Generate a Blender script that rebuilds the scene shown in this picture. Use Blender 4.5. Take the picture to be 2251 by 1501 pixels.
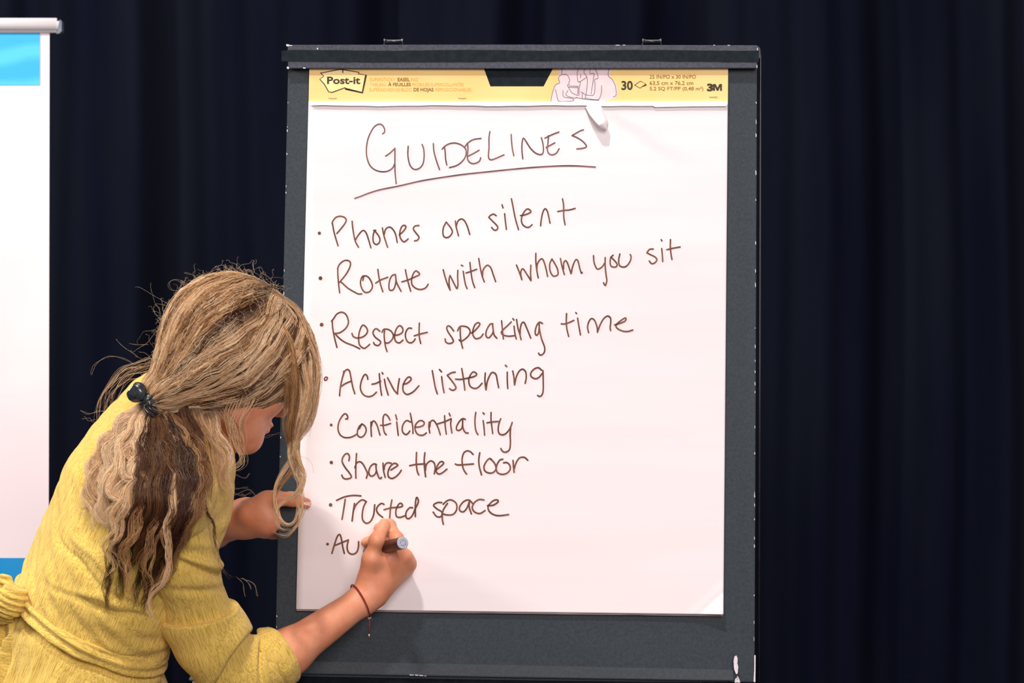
import bpy, bmesh, math, random
import numpy as np
from mathutils import Vector, Matrix, noise as mnoise

for _o in list(bpy.data.objects):
    bpy.data.objects.remove(_o, do_unlink=True)
scene = bpy.context.scene
col = scene.collection

# ------------------------------------------------------------------ camera, world, lights, exposure
CAM_D, CAM_Z, FPX, CX, CY = 3.2, 1.30, 4638.0, 1125.5, 750.5
cam_data = bpy.data.cameras.new('camera')
cam_data.sensor_width = 36.0
cam_data.lens = FPX / 2251.0 * 36.0
cam_data.clip_start = 0.05
cam_data.dof.use_dof = True
cam_data.dof.focus_distance = 3.12
cam_data.dof.aperture_fstop = 9.0
cam = bpy.data.objects.new('camera', cam_data)
cam.location = (0, -CAM_D, CAM_Z)
cam.rotation_euler = (math.pi / 2, 0, 0)
col.objects.link(cam)
scene.camera = cam

world = bpy.data.worlds.new('hall')
scene.world = world
world.use_nodes = True
world.node_tree.nodes['Background'].inputs[0].default_value = (0.80, 0.70, 0.74, 1)
world.node_tree.nodes['Background'].inputs[1].default_value = 0.26

scene.view_settings.view_transform = 'Standard'
scene.view_settings.look = 'None'
scene.view_settings.gamma = 1.0
scene.view_settings.use_curve_mapping = False
scene.view_settings.exposure = 0.0


def area(name, loc, target, size, power, color):
    d = bpy.data.lights.new(name, 'AREA')
    d.shape = 'DISK'
    d.size = size
    d.energy = power
    d.color = color
    o = bpy.data.objects.new(name, d)
    o.location = loc
    o.rotation_euler = (Vector(target) - Vector(loc)).to_track_quat('-Z', 'Y').to_euler()
    col.objects.link(o)
    return o


# stage lamps hanging above and in front of the platform, then an added fill
area('stage_lamp_key', (-0.70, -2.45, 5.5), (-0.1, 0, 1.25), 0.32, 150, (1.0, 0.93, 0.90))
area('stage_lamp_side', (-3.3, -0.45, 3.1), (-0.5, -0.2, 1.1), 0.5, 105, (1.0, 0.95, 0.90))
area('front_fill', (1.0, -5.6, 3.0), (0, 0, 1.2), 2.6, 225, (1.0, 0.88, 0.88))  # broad unseen fill, added to lift the shadows

# ------------------------------------------------------------------ helpers: points
LEAN = math.tan(math.radians(5.0))


def P(px, py, y):
    s = (y + CAM_D) / FPX
    return np.array([(px - CX) * s, y, CAM_Z - (py - CY) * s])


def B(px, py, d=0.0):
    """point d in front of the leaning easel board"""
    k = -(py - CY) / FPX
    y = (k * CAM_D * LEAN - d) / (1 - k * LEAN)
    return P(px, py, y)


def Barr(a, d=0.0):
    a = np.asarray(a, float)
    k = -(a[:, 1] - CY) / FPX
    y = (k * CAM_D * LEAN - d) / (1 - k * LEAN)
    s = (y + CAM_D) / FPX
    return np.stack([(a[:, 0] - CX) * s, y, CAM_Z - (a[:, 1] - CY) * s], 1)


def catmull(pts, n_per=8):
    p = np.asarray(pts, float)
    if len(p) == 2:
        t = np.linspace(0, 1, n_per + 1)[:, None]
        return p[0] * (1 - t) + p[1] * t
    e = np.vstack([2 * p[0] - p[1], p, 2 * p[-1] - p[-2]])
    out = []
    for i in range(1, len(e) - 2):
        p0, p1, p2, p3 = e[i - 1], e[i], e[i + 1], e[i + 2]
        t = np.linspace(0, 1, n_per, endpoint=False)[:, None]
        out.append(0.5 * ((2 * p1) + (-p0 + p2) * t + (2 * p0 - 5 * p1 + 4 * p2 - p3) * t**2 + (-p0 + 3 * p1 - 3 * p2 + p3) * t**3))
    out.append(p[-1][None])
    return np.vstack(out)


def resample(p, n):
    seg = np.linalg.norm(np.diff(p, axis=0), axis=1)
    s = np.concatenate([[0], np.cumsum(seg)])
    q = np.linspace(0, s[-1], n)
    return np.stack([np.interp(q, s, p[:, k]) for k in range(p.shape[1])], 1)


def unit(v):
    v = np.asarray(v, float)
    return v / (np.linalg.norm(v) + 1e-12)


# ------------------------------------------------------------------ helpers: materials
def rgb(r, g, b):
    f = lambda c: (c / 255 / 12.92) if c / 255 <= 0.04045 else ((c / 255 + 0.055) / 1.055) ** 2.4
    return (f(r), f(g), f(b), 1)


class NB:
    def __init__(s, name):
        s.m = bpy.data.materials.new(name)
        s.m.use_nodes = True
        s.nt = s.m.node_tree
        s.b = s.nt.nodes['Principled BSDF']

    def n(s, t, **kw):
        x = s.nt.nodes.new(t)
        for k, v in kw.items():
            setattr(x, k, v)
        return x

    def l(s, a, b):
        s.nt.links.new(a, b)

    def noise(s, scale, detail=3, rough=0.5, stretch=None, rot=None, dist=0.0):
        tc = s.n('ShaderNodeTexCoord')
        mp = s.n('ShaderNodeMapping')
        if rot is not None:
            # first rotate, then stretch
            mp0 = s.n('ShaderNodeMapping')
            mp0.inputs['Rotation'].default_value = rot
            s.l(tc.outputs['Object'], mp0.inputs[0])
            s.l(mp0.outputs[0], mp.inputs[0])
        else:
            s.l(tc.outputs['Object'], mp.inputs[0])
        if stretch is not None:
            mp.inputs['Scale'].default_value = stretch
        nz = s.n('ShaderNodeTexNoise')
        nz.inputs['Scale'].default_value = scale
        nz.inputs['Detail'].default_value = detail
        nz.inputs['Roughness'].default_value = rough
        nz.inputs['Distortion'].default_value = dist
        s.l(mp.outputs[0], nz.inputs['Vector'])
        return nz.outputs['Fac']

    def ramp(s, fac, c0, c1, p0=0.35, p1=0.65):
        r = s.n('ShaderNodeValToRGB')
        r.color_ramp.elements[0].color = c0
        r.color_ramp.elements[1].color = c1
        r.color_ramp.elements[0].position = p0
        r.color_ramp.elements[1].position = p1
        s.l(fac, r.inputs[0])
        return r.outputs[0]

    def bump(s, fac, strength, dist=0.001, prev=None):
        b = s.n('ShaderNodeBump')
        b.inputs['Strength'].default_value = strength
        b.inputs['Distance'].default_value = dist
        s.l(fac, b.inputs['Height'])
        if prev is not None:
            s.l(prev, b.inputs['Normal'])
        s.l(b.outputs[0], s.b.inputs['Normal'])
        return b.outputs[0]


def mat(name, c0, c1=None, scale=40, rough=0.6, bump=0.0, bscale=None, metal=0.0, spec=0.5, stretch=None, bdist=0.001, p=(0.35, 0.65)):
    a = NB(name)
    if c1 is None:
        c1 = tuple(min(1, c * 1.12) for c in c0[:3]) + (1,)
    f = a.noise(scale, stretch=stretch)
    a.l(a.ramp(f, c0, c1, *p), a.b.inputs['Base Color'])
    a.b.inputs['Roughness'].default_value = rough
    a.b.inputs['Metallic'].default_value = metal
    a.b.inputs['Specular IOR Level'].default_value = spec
    if bump:
        a.bump(a.noise(bscale or scale * 4, stretch=stretch), bump, bdist)
    return a.m


M = {}
M['paper'] = mat('flip_chart_paper', (0.86, 0.80, 0.80, 1), (0.90, 0.85, 0.85, 1), 3, 0.85, 0.15, 8, spec=0.15, stretch=(0.4, 1, 5))
M['paper_edge'] = mat('stacked_paper_edges', rgb(120, 100, 98), rgb(175, 160, 155), 900, 0.9, stretch=(0.02, 1, 1))
M['yellow_card'] = mat('yellow_card', (0.93, 0.64, 0.235, 1), (0.97, 0.70, 0.28, 1), 12, 0.6, spec=0.25)
M['lilac_print'] = mat('lilac_print', rgb(232, 208, 210), rgb(240, 216, 216), 60, 0.7)
M['orange_print'] = mat('orange_print', rgb(226, 160, 60), rgb(232, 168, 70), 60, 0.7)
M['black_print'] = mat('black_print', rgb(52, 44, 22), rgb(60, 50, 28), 60, 0.7)
M['olive_print'] = mat('olive_print', rgb(125, 92, 24), rgb(134, 100, 30), 60, 0.7)
M['blue_print'] = mat('blue_line_print', rgb(70, 65, 95), rgb(85, 80, 105), 60, 0.7)
M['pale_yellow'] = mat('pale_yellow_print', rgb(255, 232, 165), rgb(255, 226, 150), 30, 0.7)
M['ink'] = mat('brown_marker_ink', rgb(96, 58, 44), rgb(128, 84, 66), 55, 0.6, spec=0.2)
M['ink_title'] = mat('thin_brown_marker_ink', rgb(98, 66, 66), rgb(138, 98, 94), 30, 0.6, spec=0.2)
M['board'] = mat('charcoal_painted_board', (0.024, 0.036, 0.044, 1), (0.036, 0.050, 0.060, 1), 260, 0.6, 0.25, 900, spec=0.3, bdist=0.0004)
M['bar'] = mat('grey_painted_clamp_bar', (0.032, 0.040, 0.056, 1), (0.060, 0.064, 0.088, 1), 240, 0.55, 0.2, 900, spec=0.3, bdist=0.0004)
M['tape'] = mat('black_gaffer_tape', (0.006, 0.012, 0.016, 1), (0.011, 0.019, 0.024, 1), 90, 0.75, 0.4, 500, spec=0.15, bdist=0.0005)
M['chip'] = mat('bare_white_chip', rgb(215, 205, 210), rgb(245, 238, 240), 400, 0.7)
M['dark_plastic'] = mat('dark_plastic', (0.010, 0.012, 0.015, 1), (0.016, 0.018, 0.022, 1), 60, 0.35)
M['tray'] = mat('matt_black_tray', (0.004, 0.006, 0.009, 1), (0.007, 0.010, 0.014, 1), 90, 0.85, spec=0.1)
M['ledge'] = mat('grey_painted_ledge', (0.030, 0.042, 0.050, 1), (0.044, 0.057, 0.067, 1), 300, 0.5, 0.2, 900, spec=0.4, bdist=0.0004)
M['steel'] = mat('dull_steel', (0.16, 0.17, 0.19, 1), (0.24, 0.25, 0.27, 1), 100, 0.35, metal=0.8)
M['black_metal'] = mat('black_metal_tube', (0.012, 0.013, 0.016, 1), (0.02, 0.02, 0.025, 1), 50, 0.4, metal=0.3)
M['banner'] = mat('white_banner_film', rgb(238, 222, 226), rgb(250, 240, 240), 1.6, 0.5, spec=0.3)
M['rail'] = mat('white_banner_rail', rgb(248, 246, 246), rgb(252, 250, 250), 10, 0.35, spec=0.5)
M['rail_cap'] = mat('grey_rail_end_cap', rgb(95, 105, 122), rgb(120, 130, 148), 90, 0.5)
M['floor'] = mat('dark_stage_floor', (0.012, 0.012, 0.016, 1), (0.02, 0.02, 0.026, 1), 8, 0.5, 0.1, 60)
M['table'] = mat('white_table_laminate', rgb(200, 186, 184), rgb(215, 203, 200), 15, 0.5)
M['case'] = mat('dark_grey_green_case', rgb(96, 112, 98), rgb(106, 122, 108), 60, 0.6, 0.2)
M['marker'] = mat('dark_brown_marker_body', rgb(58, 22, 22), rgb(74, 32, 30), 90, 0.3, spec=0.5)
M['marker_cap'] = mat('grey_marker_end', rgb(165, 172, 188), rgb(195, 200, 212), 700, 0.4, p=(0.4, 0.6))
M['marker_mark'] = mat('engraved_grey_mark', rgb(105, 112, 132), rgb(125, 130, 150), 500, 0.5)
M['cord'] = mat('dark_red_cord', rgb(120, 26, 26), rgb(150, 45, 40), 900, 0.6)
M['bead'] = mat('silver_bead', (0.5, 0.45, 0.45, 1), (0.7, 0.65, 0.65, 1), 60, 0.25, metal=0.9)
M['clip'] = mat('black_glossy_hair_claw', (0.010, 0.014, 0.018, 1), (0.03, 0.038, 0.045, 1), 300, 0.22, spec=0.7)
M['nail'] = mat('finger_nail', rgb(240, 195, 180), rgb(245, 205, 192), 60, 0.3)
M['eye'] = mat('eye_white', rgb(220, 212, 205), rgb(228, 220, 214), 60, 0.2)
M['shoe'] = mat('tan_leather_shoe', rgb(120, 80, 50), rgb(140, 96, 62), 60, 0.5)

# curtain velvet
a = NB('black_velvet_curtain')
a.l(a.ramp(a.noise(2.2, 4, stretch=(3.0, 1, 0.35)), (0.0038, 0.0052, 0.0135, 1), (0.0070, 0.0090, 0.0165, 1)), a.b.inputs['Base Color'])
a.b.inputs['Roughness'].default_value = 1.0
a.b.inputs['Specular IOR Level'].default_value = 0.05
a.bump(a.noise(700, 2), 0.2, 0.0005)
M['curtain'] = a.m

# cyan banner print with faint rings
a = NB('cyan_banner_print')
tc = a.n('ShaderNodeTexCoord')
wv = a.n('ShaderNodeTexWave', wave_type='RINGS')
wv.inputs['Scale'].default_value = 5.0
wv.inputs['Distortion'].default_value = 3.0
a.l(tc.outputs['Object'], wv.inputs['Vector'])
a.l(a.ramp(wv.outputs['Fac'], (0.035, 0.46, 0.86, 1), (0.085, 0.60, 0.95, 1), 0.2, 0.9), a.b.inputs['Base Color'])
a.b.inputs['Roughness'].default_value = 0.5
M['cyan'] = a.m
M['blue'] = mat('blue_banner_print', rgb(10, 138, 205), rgb(24, 152, 218), 5, 0.5)

# skin
a = NB('warm_skin')
a.l(a.ramp(a.noise(28, 5, 0.6), (0.70, 0.25, 0.125, 1), (0.82, 0.37, 0.21, 1), 0.3, 0.7), a.b.inputs['Base Color'])
a.b.inputs['Roughness'].default_value = 0.48
a.b.inputs['Subsurface Weight'].default_value = 0.12
a.b.inputs['Subsurface Radius'].default_value = (0.01, 0.004, 0.002)
a.b.inputs['Subsurface Scale'].default_value = 0.6
nb = a.bump(a.noise(60, 3), 0.25, 0.0016)
a.bump(a.noise(900, 2), 0.12, 0.0004, nb)
M['skin'] = a.m


def crinkle(name, axis):
    """gauze: short irregular creases that run along the given axis"""
    a = NB(name)
    az = Vector(axis).normalized()
    q = az.rotation_difference(Vector((0, 0, 1))).to_euler()
    rot = (q.x, q.y, q.z)
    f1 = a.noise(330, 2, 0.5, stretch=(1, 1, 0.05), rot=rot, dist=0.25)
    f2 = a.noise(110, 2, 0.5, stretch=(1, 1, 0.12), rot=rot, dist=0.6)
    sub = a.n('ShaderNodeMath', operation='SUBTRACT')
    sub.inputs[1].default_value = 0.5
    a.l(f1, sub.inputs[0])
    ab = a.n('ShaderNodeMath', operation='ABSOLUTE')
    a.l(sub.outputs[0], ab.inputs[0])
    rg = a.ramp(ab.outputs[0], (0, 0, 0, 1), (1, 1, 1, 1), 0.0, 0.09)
    a.l(a.ramp(ab.outputs[0], (0.50, 0.31, 0.045, 1), (0.80, 0.565, 0.128, 1), 0.0, 0.04), a.b.inputs['Base Color'])  # crease shade put into the base colour as thin darker lines
    f1 = rg
    a.b.inputs['Roughness'].default_value = 0.85
    a.b.inputs['Specular IOR Level'].default_value = 0.15
    a.b.inputs['Sheen Weight'].default_value = 0.15
    n1 = a.bump(f2, 0.6, 0.0038)
    a.bump(f1, 0.55, 0.0008, n1)
    return a.m


# hair: colour comes from the strand's own attribute
def hairmat(name):
    a = NB(name)
    at = a.n('ShaderNodeAttribute', attribute_name='tint')
    a.l(at.outputs['Color'], a.b.inputs['Base Color'])
    a.b.inputs['Roughness'].default_value = 0.34
    a.b.inputs['Specular IOR Level'].default_value = 0.55
    a.b.inputs['Specular Tint'].default_value = (1.0, 0.82, 0.6, 1)
    return a.m


M['hair'] = hairmat('wavy_blonde_hair')
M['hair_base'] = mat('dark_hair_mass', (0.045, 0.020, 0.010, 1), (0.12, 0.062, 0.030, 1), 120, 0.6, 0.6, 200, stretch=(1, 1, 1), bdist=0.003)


# ------------------------------------------------------------------ helpers: objects
def link(o, parent=None, label=None, cat=None, kind=None, group=None, category=None):
    cat = cat or category
    col.objects.link(o)
    if parent is not None:
        o.parent = parent
    for k, v in (('label', label), ('category', cat), ('kind', kind), ('group', group)):
        if v:
            o[k] = v
    return o


def empty(name, loc, label, cat, group=None):
    o = bpy.data.objects.new(name, None)
    o.location = loc
    o.empty_display_size = 0.1
    return link(o, None, label, cat, None, group)


def origin(parent):
    v = np.zeros(3)
    while parent is not None:
        v += np.array(parent.location)
        parent = parent.parent
    return v


def mesh(name, verts, faces, m, parent=None, smooth=True, loc=None, **tags):
    verts = np.asarray(verts, np.float64).reshape(-1, 3)
    off = origin(parent)
    if parent is None and loc is not None:
        off = np.asarray(loc, float)
    me = bpy.data.meshes.new(name)
    if isinstance(faces, np.ndarray):
        nf, k = faces.shape
        me.vertices.add(len(verts))
        me.vertices.foreach_set('co', (verts - off).astype(np.float32).ravel())
        me.loops.add(nf * k)
        me.loops.foreach_set('vertex_index', faces.astype(np.int32).ravel())
        me.polygons.add(nf)
        me.polygons.foreach_set('loop_start', np.arange(0, nf * k, k, dtype=np.int32))
        me.update(calc_edges=True)
    else:
        me.from_pydata([tuple(v) for v in (verts - off)], [], faces)
    if smooth:
        me.polygons.foreach_set('use_smooth', np.ones(len(me.polygons), bool))
    me.validate()
    me.materials.append(m)
    o = bpy.data.objects.new(name, me)
    if parent is None and loc is not None:
        o.location = tuple(loc)
    return link(o, parent, **tags)


def join(parts):
    vs, fs, n = [], [], 0
    for v, f in parts:
        vs.append(np.asarray(v, float).reshape(-1, 3))
        fs += [tuple(i + n for i in q) for q in f]
        n += len(vs[-1])
    return np.vstack(vs), fs


def flip_out(v, f):
    """consistent outward normals"""
    bm = bmesh.new()
    bv = [bm.verts.new(tuple(x)) for x in v]
    for q in f:
        try:
            bm.faces.new([bv[i] for i in q])
        except ValueError:
            pass
    bmesh.ops.recalc_face_normals(bm, faces=bm.faces)
    bm.verts.index_update()
    vv = np.array([x.co[:] for x in bm.verts])
    ff = [tuple(x.index for x in p.verts) for p in bm.faces]
    bm.free()
    return vv, ff


def box(c, size, bev=0.0, R=None, seg=2):
    bm = bmesh.new()
    bmesh.ops.create_cube(bm, size=1.0)
    for v in bm.verts:
        v.co = Vector((v.co.x * size[0], v.co.y * size[1], v.co.z * size[2]))
    if bev:
        bmesh.ops.bevel(bm, geom=list(bm.edges), offset=bev, segments=seg, affect='EDGES')
    bm.verts.index_update()
    v = np.array([x.co[:] for x in bm.verts])
    f = [tuple(x.index for x in p.verts) for p in bm.faces]
    bm.free()
    if R is not None:
        v = v @ np.asarray(R).T
    return v + np.asarray(c, float), f


def slab(poly_px, d0, d1, bev=0.0, seg=2):
    """prism on the easel board: polygon in board pixels, from d0 (back) to d1 (front)"""
    n = len(poly_px)
    bm = bmesh.new()
    a = [bm.verts.new(tuple(x)) for x in Barr(poly_px, d0)]
    b = [bm.verts.new(tuple(x)) for x in Barr(poly_px, d1)]
    bm.faces.new(a)
    bm.faces.new(b[::-1])
    for i in range(n):
        bm.faces.new([a[i], a[(i + 1) % n], b[(i + 1) % n], b[i]])
    bmesh.ops.recalc_face_normals(bm, faces=bm.faces)
    if bev:
        bmesh.ops.bevel(bm, geom=list(bm.edges), offset=bev, segments=seg, affect='EDGES')
    bm.verts.index_update()
    v = np.array([x.co[:] for x in bm.verts])
    f = [tuple(x.index for x in p.verts) for p in bm.faces]
    bm.free()
    return v, f


def tube(path, rad, sides=10, cap=True, squash=None):
    p = np.asarray(path, float)
    n = len(p)
    r = np.broadcast_to(np.asarray(rad, float), (n,)) if np.ndim(rad) == 0 or len(np.atleast_1d(rad)) == n else np.interp(np.linspace(0, 1, n), np.linspace(0, 1, len(rad)), rad)
    T = np.gradient(p, axis=0)
    T /= np.linalg.norm(T, axis=1)[:, None] + 1e-12
    ref = np.array([0, 0, 1.0]) if abs(T[0][2]) < 0.9 else np.array([1.0, 0, 0])
    N = np.zeros_like(p)
    v = ref - T[0] * (ref @ T[0])
    N[0] = unit(v)
    for i in range(1, n):
        v = N[i - 1] - T[i] * (N[i - 1] @ T[i])
        N[i] = unit(v)
    Bn = np.cross(T, N)
    an = np.linspace(0, 2 * math.pi, sides, endpoint=False)
    sq = 1.0 if squash is None else squash
    V = p[:, None, :] + r[:, None, None] * (np.cos(an)[None, :, None] * N[:, None, :] + sq * np.sin(an)[None, :, None] * Bn[:, None, :])
    V = V.reshape(-1, 3)
    F = []
    for i in range(n - 1):
        for j in range(sides):
            k = (j + 1) % sides
            F.append((i * sides + j, i * sides + k, (i + 1) * sides + k, (i + 1) * sides + j))
    if cap:
        F.append(tuple(range(sides))[::-1])
        F.append(tuple(range((n - 1) * sides, n * sides)))
    return V, F


def lathe(prof, a, axis, sides=24):
    """profile of (distance along axis, radius)"""
    ax = unit(axis)
    ref = np.array([0, 0, 1.0]) if abs(ax[2]) < 0.9 else np.array([1.0, 0, 0])
    u = unit(np.cross(ax, ref))
    w = np.cross(ax, u)
    an = np.linspace(0, 2 * math.pi, sides, endpoint=False)
    V, F = [], []
    for t, r in prof:
        for q in an:
            V.append(np.asarray(a) + ax * t + r * (math.cos(q) * u + math.sin(q) * w))
    n = len(prof)
    for i in range(n - 1):
        for j in range(sides):
            k = (j + 1) % sides
            F.append((i * sides + j, i * sides + k, (i + 1) * sides + k, (i + 1) * sides + j))
    F.append(tuple(range(sides))[::-1])
    F.append(tuple(range((n - 1) * sides, n * sides)))
    return flip_out(np.array(V), F)


# ------------------------------------------------------------------ helpers: smooth solids (signed distance -> surface net)
class SDF:
    def __init__(s):
        s.p = []

    def cap(s, a, b, ra, rb=None, k=0.01, flat=None, op='+'):
        """tapered capsule; flat = (direction, factor)"""
        a = np.asarray(a, float)
        b = np.asarray(b, float)
        rb = ra if rb is None else rb
        fl = None
        if flat is not None:
            ab = unit(b - a) if np.linalg.norm(b - a) > 1e-6 else np.zeros(3)
            nn = np.asarray(flat[0], float)
            nn = unit(nn - ab * (nn @ ab))
            fl = (nn, flat[1])
        R = max(ra, rb) * (max(1, flat[1]) if flat else 1)
        s.p.append(('c', a, b, ra, rb, k, fl, op, (a + b) / 2, np.linalg.norm(b - a) / 2 + R))
        return s

    def chain(s, pts, radii, k=0.01, flat=None, op='+'):
        for i in range(len(pts) - 1):
            s.cap(pts[i], pts[i + 1], radii[i], radii[i + 1], k, flat, op)
        return s

    def ell(s, c, axes, radii, k=0.01, op='+'):
        A = np.array([unit(x) for x in axes])
        s.p.append(('e', np.asarray(c, float), A, np.asarray(radii, float), None, k, None, op, np.asarray(c, float), max(radii)))
        return s

    def plane(s, c, n, op='-', k=0.002):
        """op '-' removes the side the normal points to"""
        s.p.append(('p', np.asarray(c, float), unit(n), None, None, k, None, op, np.asarray(c, float), 1e9))
        return s

    def __call__(s, X, sel=None):
        d = np.full(len(X), 1e3)
        for i, q in enumerate(s.p):
            if sel is not None and not sel[i]:
                continue
            t, k, op = q[0], q[5], q[7]
            if t == 'c':
                a, b, ra, rb, fl = q[1], q[2], q[3], q[4], q[6]
                ab = b - a
                L = ab @ ab
                v = X - a
                h = np.clip(v @ ab / L, 0, 1) if L > 1e-12 else np.zeros(len(X))
                v = v - h[:, None] * ab
                r = ra + (rb - ra) * h
                if fl is None:
                    e = np.sqrt((v * v).sum(1)) - r
                else:
                    u = v @ fl[0]
                    w2 = np.maximum((v * v).sum(1) - u * u, 0)
                    k0 = np.sqrt(u * u / fl[1]**2 + w2) / r
                    k1 = np.sqrt(u * u / fl[1]**4 + w2) / r**2
                    e = k0 * (k0 - 1) / np.maximum(k1, 1e-6)
            elif t == 'e':
                v = (X - q[1]) @ q[2].T
                k0 = np.sqrt(((v / q[3])**2).sum(1))
                k1 = np.sqrt(((v / q[3]**2)**2).sum(1))
                e = k0 * (k0 - 1) / np.maximum(k1, 1e-6)
            else:
                e = (X - q[1]) @ q[2]
                # inside the half space in front of the normal is 'solid'
                e = -e
            if op == '+':
                h = np.clip(0.5 + 0.5 * (e - d) / k, 0, 1)
                d = e * (1 - h) + d * h - k * h * (1 - h)
                if False:
                    pass
            else:
                e = -e
                h = np.clip(0.5 - 0.5 * (e - d) / k, 0, 1)
                d = e * (1 - h) + d * h + k * h * (1 - h)
        return d

    def offset(s, r):
        t = s
        class O:
            p = t.p
            def __call__(self, X, sel=None):
                return t(X, sel) - r
        return O()


def net(f, lo, hi, h, zfine=None, zco=None, BB=8):
    """surface net of f=0; z spacing grows to zco below zfine"""
    lo = np.asarray(lo, float)
    hi = np.asarray(hi, float)
    xs = np.arange(lo[0], hi[0] + h * BB, h)
    ys = np.arange(lo[1], hi[1] + h * BB, h)
    if zfine is None or zfine <= lo[2]:
        zs = np.arange(lo[2], hi[2] + h * BB, h)
    else:
        zs = np.concatenate([np.arange(lo[2], zfine, zco), np.arange(zfine, hi[2] + h * BB, h)])
    cut = lambda a: a[:((len(a) - 1) // BB) * BB + 1]
    xs, ys, zs = cut(xs), cut(ys), cut(zs)
    nb = [(len(a) - 1) // BB for a in (xs, ys, zs)]
    I, J, K = np.meshgrid(*[np.arange(n) for n in nb], indexing='ij')
    I, J, K = I.ravel() * BB, J.ravel() * BB, K.ravel() * BB
    c0 = np.stack([xs[I], ys[J], zs[K]], 1)
    c1 = np.stack([xs[I + BB], ys[J + BB], zs[K + BB]], 1)
    cen = (c0 + c1) / 2
    half = np.linalg.norm(c1 - c0, axis=1) / 2
    d = f(cen)
    keep = np.abs(d) < half * 1.6 + 0.008
    I, J, K, cen = I[keep], J[keep], K[keep], cen[keep]
    key = (cen // 0.06).astype(int)
    order = np.lexsort((key[:, 0], key[:, 1], key[:, 2]))
    I, J, K, cen = I[order], J[order], K[order], cen[order]
    g = np.arange(BB + 1)
    gi, gj, gk = [q.ravel() for q in np.meshgrid(g, g, g, indexing='ij')]
    c = np.arange(BB)
    ci, cj, ck = [q.ravel() for q in np.meshgrid(c, c, c, indexing='ij')]
    S = BB + 1
    corner = np.array([[0, 0, 0], [1, 0, 0], [0, 1, 0], [1, 1, 0], [0, 0, 1], [1, 0, 1], [0, 1, 1], [1, 1, 1]])
    cidx = ((ci[:, None] + corner[None, :, 0]) * S + cj[:, None] + corner[None, :, 1]) * S + ck[:, None] + corner[None, :, 2]
    edges = [(0, 1), (2, 3), (4, 5), (6, 7), (0, 2), (1, 3), (4, 6), (5, 7), (0, 4), (1, 5), (2, 6), (3, 7)]
    NY, NZ = len(ys), len(zs)
    ids, pos, sgn = [], [], []
    CH = 48
    for s0 in range(0, len(I), CH):
        i, j, k = I[s0:s0 + CH], J[s0:s0 + CH], K[s0:s0 + CH]
        X = np.stack([xs[i[:, None] + gi], ys[j[:, None] + gj], zs[k[:, None] + gk]], 2).reshape(-1, 3)
        bl, bh = X.min(0), X.max(0)
        sel = []
        for q in f.p:
            cc = np.clip(q[8], bl, bh)
            sel.append(q[9] > 1e8 or np.linalg.norm(cc - q[8]) < q[9] + q[5] + 0.03)
        V = f(X, sel).reshape(len(i), -1)
        C = V[:, cidx]
        neg = C < 0
        sm = neg.sum(2)
        act = (sm > 0) & (sm < 8)
        bi, cc2 = np.nonzero(act)
        if len(bi) == 0:
            continue
        cv = C[bi, cc2]
        gx, gy, gz = i[bi] + ci[cc2], j[bi] + cj[cc2], k[bi] + ck[cc2]
        acc = np.zeros((len(bi), 3))
        cnt = np.zeros(len(bi))
        for e0, e1 in edges:
            a0, a1 = cv[:, e0], cv[:, e1]
            m = (a0 < 0) != (a1 < 0)
            t = np.where(m, a0 / np.where(m, a0 - a1, 1), 0)
            pt = corner[e0][None] + t[:, None] * (corner[e1] - corner[e0])[None]
            acc += pt * m[:, None]
            cnt += m
        acc /= cnt[:, None]
        x = xs[gx] + acc[:, 0] * (xs[gx + 1] - xs[gx])
        y = ys[gy] + acc[:, 1] * (ys[gy + 1] - ys[gy])
        z = zs[gz] + acc[:, 2] * (zs[gz + 1] - zs[gz])
        pos.append(np.stack([x, y, z], 1))
        ids.append((gx * NY + gy) * NZ + gz)
        sgn.append(np.stack([neg[bi, cc2][:, 0], neg[bi, cc2][:, 1], neg[bi, cc2][:, 2], neg[bi, cc2][:, 4]], 1))
    ids = np.concatenate(ids)
    pos = np.vstack(pos)
    sgn = np.vstack(sgn)
    o = np.argsort(ids)
    ids, pos, sgn = ids[o], pos[o], sgn[o]
    quads = []
    for ax, (da, db) in enumerate(((NZ, 1), (NY * NZ, 1), (NY * NZ, NZ))):
        m = sgn[:, 0] != sgn[:, ax + 1]
        base = ids[m]
        inside = sgn[m, 0]
        q = [base, base - da, base - da - db, base - db]
        w = []
        ok = np.ones(len(base), bool)
        for t in q:
            z = np.clip(np.searchsorted(ids, t), 0, len(ids) - 1)
            ok &= ids[z] == t
            w.append(z)
        Q = np.stack(w, 1)[ok]
        ins = inside[ok]
        fl = ins if ax != 1 else ~ins
        Q[~fl] = Q[~fl][:, ::-1]
        quads.append(Q)
    return pos, np.vstack(quads)


def trace(f, px, py, y0=-1.0, y1=0.4):
    """depth of the first surface met from the front at this place, or None"""
    y = np.linspace(y0, y1, 280)
    X = np.stack([(px - CX) * (y + CAM_D) / FPX, y, CAM_Z - (py - CY) * (y + CAM_D) / FPX], 1)
    d = f(X)
    k = np.nonzero(d < 0)[0]
    return None if len(k) == 0 else float(y[k[0]])

# ================================================================== SETTING
v, f = box((0, 0.2, -0.05), (9, 9, 0.1))
mesh('floor', v, f, M['floor'], smooth=False, kind='structure', label='dark stage floor')
v, f = box((0, 2.35, 2.6), (9, 0.1, 5.2))
mesh('wall_back', v, f, M['floor'], smooth=False, kind='structure', label='dark wall behind the curtain')

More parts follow.
